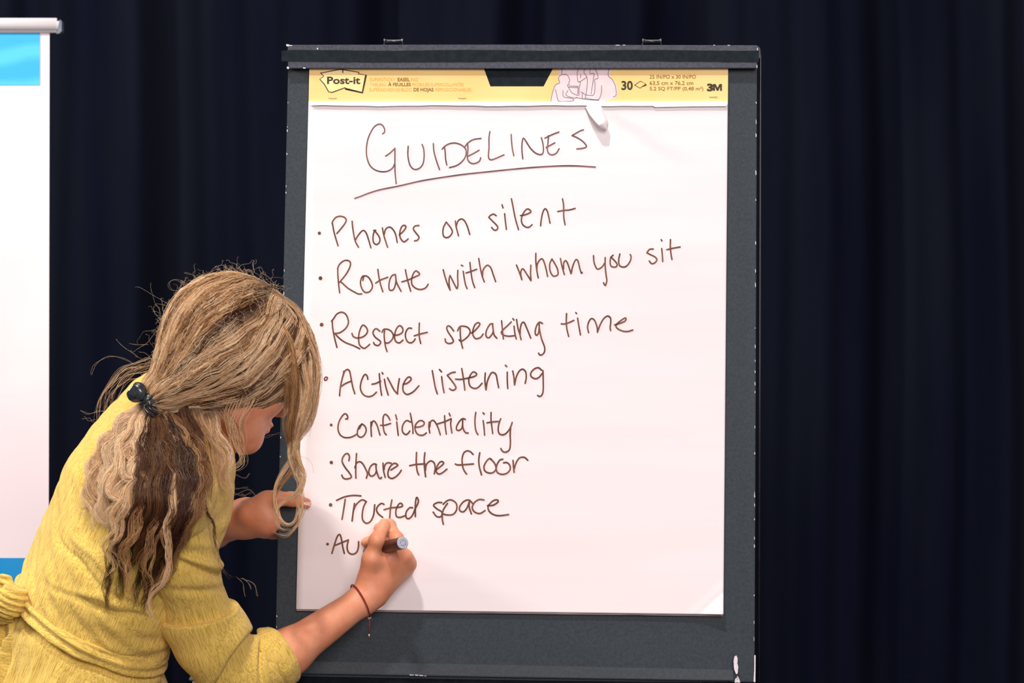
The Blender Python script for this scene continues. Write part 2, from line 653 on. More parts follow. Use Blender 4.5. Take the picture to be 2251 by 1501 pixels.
# curtain: hung in soft folds, real thickness through its pleats
nx, nz = 700, 14
X = np.linspace(-3.6, 3.6, nx)
fold = 0.045 * np.sin(X * 14 + 1.3 * np.sin(X * 3.1)) + 0.02 * np.sin(X * 31 + 2 * np.sin(X * 5)) + 0.012 * np.sin(X * 57)
Z = np.linspace(0.01, 3.9, nz)
G = np.zeros((2, nz, nx, 3))
for s in range(2):
    for i, z in enumerate(Z):
        G[s, i, :, 0] = X + 0.01 * np.sin(z * 3 + X * 4)
        G[s, i, :, 1] = 1.95 + fold * (1.0 - 0.12 * z / 4) + s * 0.006
        G[s, i, :, 2] = z
F = []
for s in range(2):
    for i in range(nz - 1):
        for j in range(nx - 1):
            a0 = s * nz * nx + i * nx + j
            q = (a0, a0 + 1, a0 + nx + 1, a0 + nx)
            F.append(q if s == 0 else q[::-1])
n0 = nz * nx
for j in range(nx - 1):
    F.append((j + 1, j, n0 + j, n0 + j + 1))
    t = (nz - 1) * nx + j
    F.append((t, t + 1, n0 + t + 1, n0 + t))
mesh('stage_curtain', G.reshape(-1, 3), F, M['curtain'], label='black pleated velvet curtain hanging behind the easel and banner', category='curtain', loc=(0, 1.95, 0))

# ================================================================== ROLL-UP BANNER
YB = 0.92
bL, bR = -640, 105
foot = (P(-250, 0, YB)[0], YB, 0)
banner = empty('roll_up_banner', foot, 'white roll-up banner with blue top and bottom blocks at left', 'banner')


def bpoly(pts, y0, y1):
    n = len(pts)
    a = [P(x, y, YB) + np.array([0, y0, 0]) for x, y in pts]
    b = [P(x, y, YB) + np.array([0, y1, 0]) for x, y in pts]
    F = [tuple(range(n)), tuple(range(n, 2 * n))[::-1]] + [(i, n + i, n + (i + 1) % n, (i + 1) % n) for i in range(n)]
    return flip_out(np.array(a + b), F)


zf = lambda z: CY + (CAM_Z - z) * FPX / (YB + CAM_D)
v, f = bpoly([(bL, 60), (bR + 4, 60), (bR, zf(0.06)), (bL, zf(0.06))], 0, 0.002)
mesh('fabric_panel', v, f, M['banner'], banner, smooth=False)
v, f = bpoly([(bL + 16, 74), (88, 72), (88, 187), (bL + 16, 189)], -0.0012, -0.0002)
mesh('top_print_block', v, f, M['cyan'], banner, smooth=False, label='cyan printed block with faint rings under the top rail')
v, f = bpoly([(bL, 1226), (103, 1226), (101, 1620), (bL, 1620)], -0.0012, -0.0002)
mesh('bottom_print_block', v, f, M['blue'], banner, smooth=False, label='plain blue printed block low on the banner')
a0, a1 = P(bL - 20, 57, YB), P(132, 55.5, YB)
v, f = box((a0 + a1) / 2, (np.linalg.norm(a1 - a0), 0.022, 0.0285), 0.006)
mesh('top_rail', v, f, M['rail'], banner)
v, f = bpoly([(133.5, 44), (138, 48), (138, 70), (133, 75), (126, 76), (131, 60)], -0.010, 0.010)
mesh('end_cap', v, f, M['rail_cap'], banner, smooth=False)
v, f = box((foot[0], YB, 0.04), (0.72, 0.2, 0.08), 0.015)
mesh('base_cassette', v, f, M['rail'], banner)
v, f = tube([(foot[0], YB + 0.03, 0.06), (foot[0], YB + 0.02, a0[2])], 0.008)
mesh('support_pole', v, f, M['steel'], banner)

# ================================================================== TABLE AND BOX BEHIND
TY = 0.50
tz = P(0, 1494, TY)[2]
tx0 = P(416, 1494, TY)[0]
table = empty('side_table', (tx0 + 0.3, TY + 0.2, 0), 'small white table standing low behind the dress sleeve and easel', 'table')
v, f = box((tx0 + 0.3, TY + 0.15, tz - 0.235), (0.64, 0.40, 0.030), 0.004)
mesh('table_top', v, f, M['table'], table, smooth=False)
for sx in (0.03, 0.57):
    for sy in (-0.02, 0.32):
        v, f = tube([(tx0 + sx, TY + sy, tz - 0.25), (tx0 + sx, TY + sy, 0)], 0.014)
        mesh('leg', v, f, M['steel'], table)
case = empty('storage_box', (tx0 + 0.15, TY + 0.05, tz - 0.22), 'slim white box with a grey-green lid showing between dress and sleeve', 'box')
v, f = box((tx0 + 0.152, TY + 0.05, tz - 0.11), (0.296, 0.085, 0.218), 0.002)
mesh('box_body', v, f, M['table'], case, smooth=False)
v, f = box((tx0 + 0.15, TY + 0.05, tz + 0.0005), (0.302, 0.092, 0.005), 0.001)
mesh('lid', v, f, M['case'], case, smooth=False, label='grey-green lid')

# ================================================================== EASEL
easel = empty('presentation_easel', tuple(np.append(B(1130, 1500)[:2], 0) + np.array([0, 0.02, 0])), 'large charcoal presentation easel board with scuffed edges holding the paper pad', 'easel')
TB = -0.018
v, f = slab([(634, 118), (1664, 118), (1658.5, 1499), (604, 1497)], TB, 0.0, 0.0012)
mesh('back_board', v, f, M['board'], easel, smooth=False)
# right side rail, a little proud, with rounded upper corner
rail_pts = [(1668, 1520), (1670, 800), (1671.4, 200), (1671.5, 150), (1671.5, 125), (1670, 110), (1666, 103)]
v, f = tube(np.array([B(x, y, -0.010) for x, y in rail_pts]), 0.0022, 8)
mesh('side_rail', v, f, M['dark_plastic'], easel)
# clamp bar
v, f = slab([(632.5, 98.5), (1150, 98), (1664, 99.5), (1671, 106), (1672, 128), (1664.5, 129), (1664, 150), (1150, 151), (633, 150.5)], 0.0005, 0.0165, 0.001)
clamp = mesh('clamp_bar', v, f, M['bar'], easel, smooth=False, label='grey clamp bar across the top of the board')
# gaffer tape strip with wavy edges, its left end loose past the board
xs = np.linspace(619, 1668, 60)
rng = np.random.RandomState(3)
top = 110.5 + 0.9 * np.sin(xs / 60) + rng.uniform(-0.4, 0.4, 60)
bot = 135 + 1.6 * np.sin(xs / 130 + 1) + rng.uniform(-0.5, 0.5, 60)
top[xs < 632] += 2
bot[xs < 632] += 0.5
up = Barr(np.stack([xs, top], 1), 0.0175)
lo_ = Barr(np.stack([xs, bot], 1), 0.0175)
V = np.vstack([up, lo_, up + [0, 0.0012, 0], lo_ + [0, 0.0012, 0]])
F = []
for i in range(59):
    F += [(i, 60 + i, 61 + i, i + 1), (120 + i, 121 + i, 181 + i, 180 + i), (i, i + 1, 121 + i, 120 + i), (60 + i, 180 + i, 181 + i, 61 + i)]
F += [(0, 120, 180, 60), (59, 119, 179, 239)]
v, f = flip_out(V, F)
mesh('tape_strip', v, f, M['tape'], clamp, smooth=False, label='black cloth tape along the clamp bar')
# pad hooks above the bar
for hx in (865, 1433):
    y0 = 99
    w = 19
    pth = [B(hx - w - 2, y0 + 1, 0.006), B(hx - w, 92, 0.007), B(hx - w + 1.5, 87, 0.008), B(hx - w + 6, 89, 0.0085), B(hx + w - 6, 89, 0.0085), B(hx + w - 1, 87, 0.008), B(hx + w, 92, 0.007), B(hx + w + 2, y0 + 1, 0.006)]
    v, f = tube(np.array(pth), 0.0011, 8)
    hk = mesh('pad_hook', v, f, M['steel'], easel)
    v, f = tube([B(hx - w + 1, 91.5, 0.0075), B(hx + w - 1, 91.5, 0.0075)], 0.0026, 12)
    mesh('roller', v, f, M['dark_plastic'], hk)
    for e in (-1, 1):
        v, f = tube([B(hx + e * (w - 1), 89.5, 0.0075), B(hx + e * (w + 2), 89.5, 0.0075)], 0.0036, 12)
        mesh('roller_cap', v, f, M['steel'], hk)
# lower lip and tray
v, f = slab([(606, 1452), (1100, 1461), (1612, 1472), (1612, 1496), (1100, 1488), (606, 1479)], 0.0003, 0.010, 0.0012)
mesh('pad_ledge', v, f, M['ledge'], easel, smooth=False)
v, f = slab([(603, 1485), (1100, 1494), (1661, 1502), (1661, 1580), (603, 1580)], 0.0003, 0.004, 0.001)
mesh('marker_tray_face', v, f, M['tray'], easel, smooth=False)
v, f = slab([(603, 1575), (1661, 1575), (1661, 1590), (603, 1590)], -0.015, 0.06, 0.003)
mesh('marker_tray', v, f, M['tray'], easel, smooth=False)
# four legs
for (x, yy, sp) in ((660, 0.035, -0.02), (1600, 0.035, 0.10)):
    a0 = B(x, 1400, -0.03)
    v, f = tube([a0, (a0[0] + sp, a0[1] - 0.16, 0)], 0.013, 12)
    mesh('leg', v, f, M['black_metal'], easel)
    b0 = B(x + (60 if sp < 0 else -60), 1300, -0.035)
    v, f = tube([b0, (b0[0] + sp, b0[1] + 0.42, 0)], 0.011, 12)
    mesh('leg', v, f, M['black_metal'], easel)
# paint chips, thin bare patches raised off the edges
chips = []


def chip(pts, d=0.0002):
    chips.append(slab(pts, d, d + 0.0003))


chip([(1618.5, 1440), (1621.5, 1447), (1621, 1458), (1623, 1466), (1621.5, 1480), (1618, 1482), (1613.5, 1470), (1612.5, 1452), (1614.5, 1443)], 0.0104)
chip([(1621, 1485), (1624, 1489), (1627.5, 1500), (1614.5, 1500), (1616, 1492), (1619, 1490)], 0.0045)
chip([(1658, 1440), (1661, 1440), (1660.5, 1499), (1656.5, 1499), (1658, 1470)])
rs = np.random.RandomState(11)
for i in range(46):
    y = rs.uniform(200, 1440)
    left = rs.rand() < 0.45
    t = (y - 118) / (1499 - 118)
    x = (634 + (604 - 634) * t + 1.3) if left else (1664 + (1658.5 - 1664) * t - 1.3)
    h = rs.uniform(1.2, 6 if not left else 3.5)
    w = rs.uniform(0.5, 1.3)
    chip([(x - w, y - h), (x + w * 0.6, y - h * 0.6), (x + w, y + h * 0.5), (x - w * 0.4, y + h)])
for (x, y, w, h) in ((632.5, 99.5, 3.5, 2.5), (638, 100, 5, 1), (633, 149, 2.5, 2.5), (669, 149.5, 3, 1.2), (698, 107, 1.5, 2), (1665, 108, 1, 2.5), (1664, 146, 0.8, 4), (1570, 99.2, 2, 0.7), (1602, 99.4, 3, 0.7), (1358, 99.2, 5, 0.8), (1372, 99, 3, 0.7)):
    chip([(x - w, y - h), (x + w, y - h * 0.6), (x + w * 0.7, y + h), (x - w * 0.8, y + h * 0.8)], 0.0166)
for (x, y, w, h) in ((905, 1483.5, 5, 1), (916, 1483.8, 4, 1.3), (926, 1484.5, 5, 1.2), (935, 1485.4, 2.5, 0.7), (658, 1481, 2, 1.4), (697, 106, 1.4, 1.6)):
    chip([(x - w, y - h), (x + w, y - h * 0.4), (x + w * 0.8, y + h), (x - w * 0.8, y + h * 0.7)], 0.0102)
v, f = join(chips)
mesh('bare_paint_chips', v, f, M['chip'], easel, smooth=False, kind='stuff', label='small white chips where the paint is worn off the board edges')

# ================================================================== PAD OF PAPER
pad = empty('flip_chart_pad', tuple(B(1120, 1343, 0.004)), 'white flip chart pad headed GUIDELINES in brown handwriting, yellow header strip', 'paper pad')


def edgeL(y):
    return 680 + (651 - 680) * (y - 152) / (1339 - 152)


def edgeR(y):
    return 1600.5 + (1590 - 1600.5) * (y - 152) / (1350 - 152)


def bottom(x):
    return 1339 + (1350.5 - 1339) * (x - 651) / (1590 - 651)


v, f = slab([(681, 145), (1599, 145), (1588.5, 1354.5), (652, 1342.5)], 0.0005, 0.0058)
mesh('page_stack', v, f, M['paper_edge'], pad, smooth=False, label='greyish edges of the pages under the top sheet')


def sheet_d(px, py):
    px = np.asarray(px, float)
    py = np.asarray(py, float)
    u = (px - edgeL(py)) / (edgeR(py) - edgeL(py))
    w = (py - 225) / (bottom(px) - 225)
    d = 0.0069 + 0.0004 * np.sin(w * 21 + 2 * np.sin(u * 3)) * w + 0.0003 * np.sin(u * 9 + w * 5)
    c = np.clip((u * 0.94 + w * 1.2 - 2.045) / 0.09, 0, 1)
    d = d + 0.0085 * c**2 * (1 - 0.55 * np.exp(-((c - 0.45) / 0.12) ** 2))
    d = d + 0.0012 * np.clip((w - 0.94) / 0.06, 0, 1) ** 2 * u
    return d


nu, nw = 90, 120
U, W_ = np.meshgrid(np.concatenate([np.linspace(0, 0.86, 50), np.linspace(0.865, 1, 40)]), np.concatenate([np.linspace(0, 0.88, 60), np.linspace(0.884, 1, 60)]), indexing='xy')
py = 225 + W_ * (1339 - 225)
px = edgeL(py) + U * (edgeR(py) - edgeL(py))
py = 225 + W_ * (bottom(px) - 225)
dd = sheet_d(px, py)
k = -(py - CY) / FPX
front = []
for th in (0.0, -0.00025):
    y = (k * CAM_D * LEAN - (dd + th)) / (1 - k * LEAN)
    s = (y + CAM_D) / FPX
    front.append(np.stack([(px - CX) * s, y, CAM_Z - (py - CY) * s], 2).reshape(-1, 3))
V = np.vstack(front)
n0 = nu * nw
F = []
for i in range(nw - 1):
    for j in range(nu - 1):
        a0 = i * nu + j
        F.append((a0, a0 + nu, a0 + nu + 1, a0 + 1))
        F.append((n0 + a0, n0 + a0 + 1, n0 + a0 + nu + 1, n0 + a0 + nu))
for j in range(nu - 1):
    F.append((j, j + 1, n0 + j + 1, n0 + j))
    t = (nw - 1) * nu + j
    F.append((t + 1, t, n0 + t, n0 + t + 1))
for i in range(nw - 1):
    t = i * nu
    F.append((t, n0 + t, n0 + t + nu, t + nu))
    t = i * nu + nu - 1
    F.append((t + nu, n0 + t + nu, n0 + t, t))
top_sheet = mesh('top_sheet', V, F, M['paper'], pad, label='white top sheet with its lower right corner lifting')

# yellow header card with the handle notch, and the white stub strip below it
hd = 0.0085
card = [(680, 146), (1062, 146), (1078, 190), (1195, 190), (1218, 146), (1600.5, 146), (1600, 223.5), (1400, 224), (900, 223), (678.5, 224)]
v, f = slab(card, 0.0060, hd)
header = mesh('header_card', v, f, M['yellow_card'], pad, smooth=False, label='yellow printed card strip stapled across the pad top')
v, f = slab([(1060, 144), (1220, 144), (1197, 190), (1077, 190)], 0.0060, 0.0066)
mesh('handle_notch', v, f, M['tape'], header, smooth=False, label='dark carrying slot in the card')
st_t = [(678, 223)] + [(x, 223 + 0.5 * math.sin(x / 37)) for x in range(720, 1600, 60)] + [(1600, 223)]
st_b = [(1599.5, 229), (1596, 233.5), (1520, 234), (1440, 235.5), (1436, 233)] + [(x, 232.5 + 0.9 * math.sin(x / 41) + 0.5 * math.sin(x / 13)) for x in range(1400, 690, -30)] + [(679, 232)]
v, f = slab(st_t + st_b, 0.0078, 0.0115)
mesh('torn_stub', v, f, M['paper'], pad, smooth=False, label='white torn stub left under the yellow strip')
# curled torn strip hanging from the stub
cl = catmull(np.array([(1302, 228), (1309, 243), (1318, 258), (1327, 272), (1334, 284)]), 6)
hw = np.interp(np.linspace(0, 1, len(cl)), [0, 0.3, 0.6, 0.85, 1], [17, 15.5, 12.5, 9, 2])
dp = np.interp(np.linspace(0, 1, len(cl)), [0, 0.3, 0.7, 1], [0.012, 0.022, 0.030, 0.024])
rows = []
T = np.gradient(cl, axis=0)
T /= np.linalg.norm(T, axis=1)[:, None]
Nn = np.stack([-T[:, 1], T[:, 0]], 1)
m_ = 7
for i in range(len(cl)):
    for j in range(m_):
        q = (j / (m_ - 1)) * 2 - 1
        r_ = cl[i] + Nn[i] * q * hw[i]
        rows.append(B(r_[0], r_[1], dp[i] - 0.005 * q * q + 0.003 * q))
V = np.array(rows)
V = np.vstack([V, V + [0, 0.0004, 0]])
n0 = len(rows)
F = []
for i in range(len(cl) - 1):
    for j in range(m_ - 1):
        a0 = i * m_ + j
        F += [(a0, a0 + m_, a0 + m_ + 1, a0 + 1), (n0 + a0, n0 + a0 + 1, n0 + a0 + m_ + 1, n0 + a0 + m_)]
    a0 = i * m_
    F += [(a0, n0 + a0, n0 + a0 + m_, a0 + m_), (a0 + m_ - 1, a0 + 2 * m_ - 1, n0 + a0 + 2 * m_ - 1, n0 + a0 + m_ - 1)]
v, f = flip_out(V, F)
mesh('curled_paper_scrap', v, f, M['paper'], pad, label='curled scrap of torn paper hanging from the stub')


# ---------------- flat print and marker strokes
def ribbon(pts, w, d, closed=False, taper=0.25, smoothit=True, zoff=0.0):
    """thin raised stroke lying on the sheet; pts in board pixels"""
    p = catmull(pts, 6) if (smoothit and len(pts) > 2) else np.asarray(pts, float)
    if len(p) == 2:
        p = resample(p, 4)
    T = np.gradient(p, axis=0)
    T /= np.linalg.norm(T, axis=1)[:, None] + 1e-9
    N = np.stack([-T[:, 1], T[:, 0]], 1)
    n = len(p)
    ww = np.full(n, w / 2.0)
    V2, F = [], []
    capn = 4
    # rounded ends
    for i in range(n):
        V2 += [p[i] + N[i] * ww[i], p[i] - N[i] * ww[i]]
    for i in range(n - 1):
        F.append((2 * i, 2 * i + 1, 2 * i + 3, 2 * i + 2))
    for end, sg in ((0, -1), (n - 1, 1)):
        c = len(V2)
        arc = []
        for q in range(1, capn + 1):
            an = math.pi * q / (capn + 1)
            arc.append(p[end] + (N[end] * math.cos(an) + T[end] * sg * math.sin(an)) * ww[end])
        V2 += arc
        F.append(tuple([2 * end] + [c + i for i in range(capn)] + [2 * end + 1]))
    V2 = np.array(V2)
    if callable(d):
        dz = d(V2[:, 0], V2[:, 1]) + zoff
        V3 = np.array([B(a[0], a[1], z) for a, z in zip(V2, dz)])
    else:
        V3 = Barr(V2, d + zoff)
    # face the front
    FF = []
    for q in F:
        a_, b_, c_ = V3[q[0]], V3[q[1]], V3[q[2]]
        nn = np.cross(b_ - a_, c_ - b_)
        FF.append(q if nn[1] < 0 else q[::-1])
    return V3, FF


def disc(cx, cy, r, d, n=14, rx=1.0):
    V2 = np.array([(cx + r * rx * math.cos(t), cy + r * math.sin(t)) for t in np.linspace(0, 2 * math.pi, n, endpoint=False)])
    return Barr(V2, d), [tuple(range(n))]


def S(x0, y0, sc, txt):
    """strokes written as 'x,y x,y | x,y ...' in zoomed coordinates"""
    out = []
    for st in txt.split('|'):
        st = st.strip()
        if st:
            out.append([(x0 + float(a.split(',')[0]) / sc, y0 + float(a.split(',')[1]) / sc) for a in st.split()])
    return out


def write(label, strokes, w, m, dots=()):
    words = label.split('|')[1:]
    label = label.split('|')[0]
    st = [(min(q[0] for q in s), max(q[0] for q in s), s) for s in strokes]
    groups = []
    if len(words) <= 1:
        groups = [[q[2] for q in st]]
        if len(words) == 0 or words[0] == 'Active':
            pass
    else:
        st.sort(key=lambda q: q[0])
        hi_ = -1e9
        for q in st:
            if q[0] - hi_ > 16:
                groups.append([])
            groups[-1].append(q[2])
            hi_ = max(hi_, q[1])
    for gi, g in enumerate(groups):
        parts = [ribbon(s, w, sheet_d, zoff=0.00055 + 0.00002 * i) for i, s in enumerate(g)]
        v, f = join(parts)
        lb = label if len(words) != len(groups) else 'handwritten word ' + words[gi]
        mesh('handwriting', v, f, m, top_sheet, smooth=False, label=lb)
    for (x, y, r) in dots:
        v, f = disc(x, y, r, float(sheet_d(x, y)) + 0.0006)
        mesh('bullet_dot', v, f, m, top_sheet, smooth=False)


write('handwritten heading GUIDELINES with a long rising underline',
      S(770, 250, 7.503, '530,330 562,305 565,250 525,185 470,172 400,210 335,310 285,440 265,600 280,740 330,860 420,930 530,955 630,940 700,890 728,830|583,697 650,652 737,570|737,570 736,750 738,950 757,1150|955,535 950,680 975,820 1020,895 1080,918 1150,890 1200,820 1218,700 1210,580 1185,505|1370,490 1380,620 1420,770 1472,920|1515,585 1560,535 1640,492 1740,483 1840,520 1905,590 1905,690 1850,780 1760,850 1635,888|1550,540 1565,620 1572,740 1592,845|1890,545 1940,480 2030,425 2155,405|1935,490 1940,600 1930,700 1950,780 2010,820 2080,810 2130,780 2152,725|1945,697 2030,655 2125,600')
      + S(1040, 250, 7.503, '277,292 262,400 262,560 253,700 280,755 350,745 510,675|628,342 635,460 650,590 672,690|820,742 805,600 808,480 828,402 870,450 940,560 1020,640 1100,672 1150,650 1160,560 1145,460 1125,392|1185,400 1300,345 1415,300|1245,360 1235,480 1225,580 1245,650 1300,675 1370,650 1420,575|1205,555 1270,520 1348,478|1820,263 1760,285 1632,358|1632,358 1720,395 1810,455 1870,530 1840,560 1780,572 1710,578')
      + [[(780, 435.7), (791.3, 431.9), (810, 424.6), (836.6, 416.6), (876.6, 408.6), (923.3, 397.9), (970, 390), (1023, 382.6), (1070, 377.6), (1120, 372.4), (1173, 367.7), (1226.6, 364.6), (1266.6, 364.4), (1308.6, 366.9)]],
      3.0, M['ink_title'])
write('handwritten line Phones on silent|Phones|on|silent',
      S(690, 430, 7.503, '300,460 312,420 360,360 430,338 500,355 533,400 510,460 450,540 380,622|305,455 330,590 360,700 398,825|630,420 645,560 680,740 735,850|680,740 740,640 810,573 860,610 900,720 940,858|1010,580 988,610 975,690 985,770 1030,805 1080,770 1088,710 1060,650 1005,580|985,572 1020,568|1130,530 1150,640 1180,740 1215,848|1160,640 1180,560 1235,517 1290,540 1345,630 1375,770|1410,645 1480,580 1518,520 1495,487 1450,510 1418,600 1425,690 1470,755 1510,750 1555,712|1733,490 1670,500 1640,545 1680,610 1733,680 1710,730 1660,745')
      + S(960, 420, 7.034, '145,480 105,560 95,640 110,700 150,718 200,700 240,640 225,580 150,480|288,462 300,550 337,690|303,540 330,460 385,430 430,460 475,550 510,668|920,380 880,355 830,375 805,405|805,405 860,460 920,520 945,560 930,595 890,603 848,560|1010,210 1025,258|1050,348 1060,450 1078,592|1155,118 1180,240 1215,420 1265,595|1295,378 1380,360 1455,322 1430,282 1390,280 1340,340 1310,430 1325,510 1380,555 1430,555 1475,518|1607,535 1615,450 1640,330 1675,272 1710,310 1735,410 1752,495|1945,118 1962,220 1965,400 1985,520|1870,315 1960,298 2050,290 2140,267'),
      3.3, M['ink'], [(702, 512.3, 3.6)])
write('handwritten line Rotate with whom you sit|Rotate|with|whom|you|sit',
      S(690, 560, 7.503, '390,230 420,160 490,100 560,92 603,130 590,210 530,320 435,440|415,455 450,450 560,548 700,630 745,645 790,643|395,225 395,330 410,500 425,625|820,345 790,370 768,450 785,540 830,610 880,620 930,595 965,530 950,450 900,370 850,345 820,365 808,420|1055,240 1070,350 1100,490 1138,608|1020,465 1100,415 1220,368|1345,325 1300,335 1260,390 1238,490 1245,570 1285,585 1325,550 1350,460 1352,400|1345,325 1360,440 1395,520 1438,600|1510,245 1530,350 1560,470 1597,600|1450,445 1550,415 1650,370 1740,325 1720,285 1680,265 1640,310 1612,400 1620,490 1680,550 1760,570 1840,545 1885,485')
      + S(960, 540, 7.503, '107,395 140,520 180,640 222,732|222,732 205,640 205,550 220,490|220,490 260,570 310,670 335,705 350,640 345,520 348,405|405,320 430,332|437,420 455,540 475,640 500,705|548,275 565,430 590,580 627,690|485,447 560,425 660,388|693,210 720,370 750,500 785,595|755,500 765,400 830,322 890,360 930,470 972,590|1315,318 1360,430 1405,560|1400,540 1385,460 1400,395 1430,385 1480,460 1555,575|1555,575 1548,450 1553,320|1635,125 1635,260 1650,400 1675,530|1650,390 1660,300 1710,225 1750,225 1790,330 1830,505|1900,218 1865,300 1870,410 1910,490 1950,500 2000,470 1990,380 1945,290 1900,218')
      + S(1220, 510, 7.503, '90,435 115,560 155,700|140,610 145,510 175,470 210,520 265,685|265,685 300,540 345,455 380,480 410,600 435,675 450,665|635,388 645,500 680,590 715,610 780,570 825,500|828,420 828,560 845,720 855,800 830,880 800,835|960,380 920,420 910,500 925,560 975,578 1020,560 1015,510 930,415|1070,360 1052,450 1060,540 1110,575 1180,560 1240,480 1255,410 1242,370|1620,278 1560,285 1515,340|1515,340 1570,370 1650,410 1680,460 1640,510 1590,518 1555,475|1752,125 1765,145|1760,272 1770,370 1777,485|1905,122 1903,250 1915,370 1930,450|1845,290 1950,265 2065,245'),
      3.3, M['ink'], [(704.4, 611.3, 4.2)])
write('handwritten line Respect speaking time|Respect|speaking|time',
      S(690, 670, 7.503, '290,270 330,220 380,150 460,120 530,160 568,260 555,340 500,410 420,460 345,470|345,470 420,550 520,620 650,670 755,722|303,270 310,380 335,520 380,700|628,470 650,520 710,545 800,530 865,480 885,420 850,355 805,335 765,400 740,500 740,600 760,670 820,715 870,695 920,650|1088,435 1040,395 1000,405 975,460 1010,530 1095,600 1090,645 1050,670 1000,650 985,620|1125,450 1150,405 1210,400 1270,430 1310,500 1290,570 1230,625 1175,625|1165,420 1160,520 1180,680 1207,768|1320,500 1400,490 1460,450 1465,390 1430,345 1390,355 1350,420 1330,520 1350,600 1410,625 1470,580|1612,385 1560,385 1520,440 1510,520 1540,600 1590,625 1640,605 1672,560|1740,300 1735,420 1740,530 1762,635|1655,510 1750,480 1870,452')
      + S(960, 670, 7.503, '280,430 230,365 190,345 165,380 190,450 250,540 275,600 240,630 190,635 150,610 138,560|345,425 380,360 440,350 510,370 550,430 530,500 470,560 400,600 370,575|388,360 390,500 405,620 428,715|555,465 600,450 680,370 712,315 680,292 630,330 595,430 600,500 640,555 690,550 730,530 765,480|925,310 880,320 830,400 810,480 830,535 870,535 915,480 930,440|920,310 935,440 950,500 992,550|1070,262 1085,420 1100,560|1230,280 1170,340 1095,410 1065,460 1110,500 1190,515 1275,508|1255,225 1275,250|1275,350 1290,470 1312,560|1317,240 1340,380 1370,480 1392,570|1375,480 1380,380 1405,300 1440,290 1480,370 1552,548|1745,305 1700,285 1660,320 1630,400 1625,470 1650,500 1680,460 1690,380|1690,310 1695,400 1730,560 1780,700 1770,790 1710,828 1680,795')
      + S(1160, 670, 8.658, '740,165 735,300 745,450 780,600|640,360 700,362 790,335 880,293|915,145 930,165|950,250 970,380 1005,570|1160,528 1140,430 1160,330 1210,262 1270,290 1320,420 1328,520|1328,520 1370,400 1440,270 1520,212 1575,250 1580,340 1570,420 1578,488|1655,380 1740,355 1850,310 1870,255 1830,260 1720,340 1680,400 1710,450 1800,495 1900,505 2000,478'),
      3.4, M['ink'], [(707, 713.4, 4.2)])
write('handwritten line Active listening|Active|listening',
      S(700, 790, 8.658, '402,690 412,570 435,440 470,300 500,225 550,190 595,230 625,380 655,530 692,650|482,222 474,300|435,510 520,455 615,415|940,375 925,310 885,285 840,350 805,460 800,560 840,650 900,695 970,705 1040,680 1105,620|1158,270 1170,420 1185,570 1203,680|1018,470 1090,455 1185,412|1212,248 1227,275|1255,375 1285,530 1328,675|1315,345 1370,450 1440,580 1505,655|1505,655 1515,520 1540,365|1615,470 1690,450 1760,390 1755,345 1710,335 1650,400 1610,500 1615,600 1670,660 1740,650 1820,600 1912,500')
      + S(930, 790, 7.762, '157,190 185,350 210,480 243,585|280,170 315,210|317,292 335,440 358,565|548,215 490,225 412,268|412,268 480,350 550,450 555,500 500,525 452,497|660,155 685,300 700,410 713,520|555,335 640,338 760,318 870,290 915,255 890,220 850,215 805,270 780,350 800,450 870,492 940,475 1007,405|1062,230 1055,360 1072,515|1075,515 1095,380 1150,250 1195,220 1245,260 1270,380 1290,480|1405,98 1428,120|1437,215 1437,350 1445,492|1530,195 1550,300 1560,432|1562,430 1590,300 1640,200 1700,165 1750,210 1760,310 1742,405|2022,180 1970,140 1900,160 1845,220 1840,280 1900,325 1970,310 2030,240|2045,190 2050,340 2050,520 2030,600 1990,630 1955,612'),
      3.5, M['ink'])
write('handwritten word Confidentiality',
      S(710, 890, 8.339, '415,255 450,250 445,190 400,160 340,220 290,320 275,440 310,540 380,590 460,598 540,580 620,535|715,345 660,400 630,490 640,560 690,590 750,560 790,480 780,410 740,360 705,365 665,435|880,310 880,430 888,575|885,390 905,310 940,295 990,370 1045,550|1228,275 1190,205 1140,170 1105,220 1100,330 1110,440 1130,510 1160,545|1055,372 1140,368 1240,337|1332,180 1355,268|1352,310 1365,430 1380,555|1605,310 1540,285 1490,320 1455,400 1460,490 1510,540 1560,520 1592,475|1600,150 1625,280 1645,400 1650,520|1690,405 1770,400 1840,370 1855,320 1810,285 1750,300 1695,370 1690,450 1730,530 1800,555 1860,540 1895,510')
      + S(920, 890, 8.339, '195,310 190,400 207,510|205,400 220,310 265,280 310,320 360,420 400,545|478,195 485,320 495,430 510,530|350,345 480,305 600,250|600,250 590,350 600,430 612,510|562,152 582,198|858,262 810,250 750,300 700,390 700,450 740,465 790,430 810,350|810,260 810,380 830,460 870,510 910,510|1050,135 1035,260 1040,400 1060,490 1090,540|1182,142 1205,165|1185,285 1200,400 1212,550|1330,135 1330,270 1345,400 1360,520|1255,325 1350,310 1460,300|1508,250 1475,340 1460,450 1480,520 1530,545 1590,530 1650,470 1690,400 1718,318|1690,400 1680,540 1685,700 1665,820 1600,862 1545,850 1508,795'),
      3.4, M['ink'], [(728, 933.8, 3.2)])
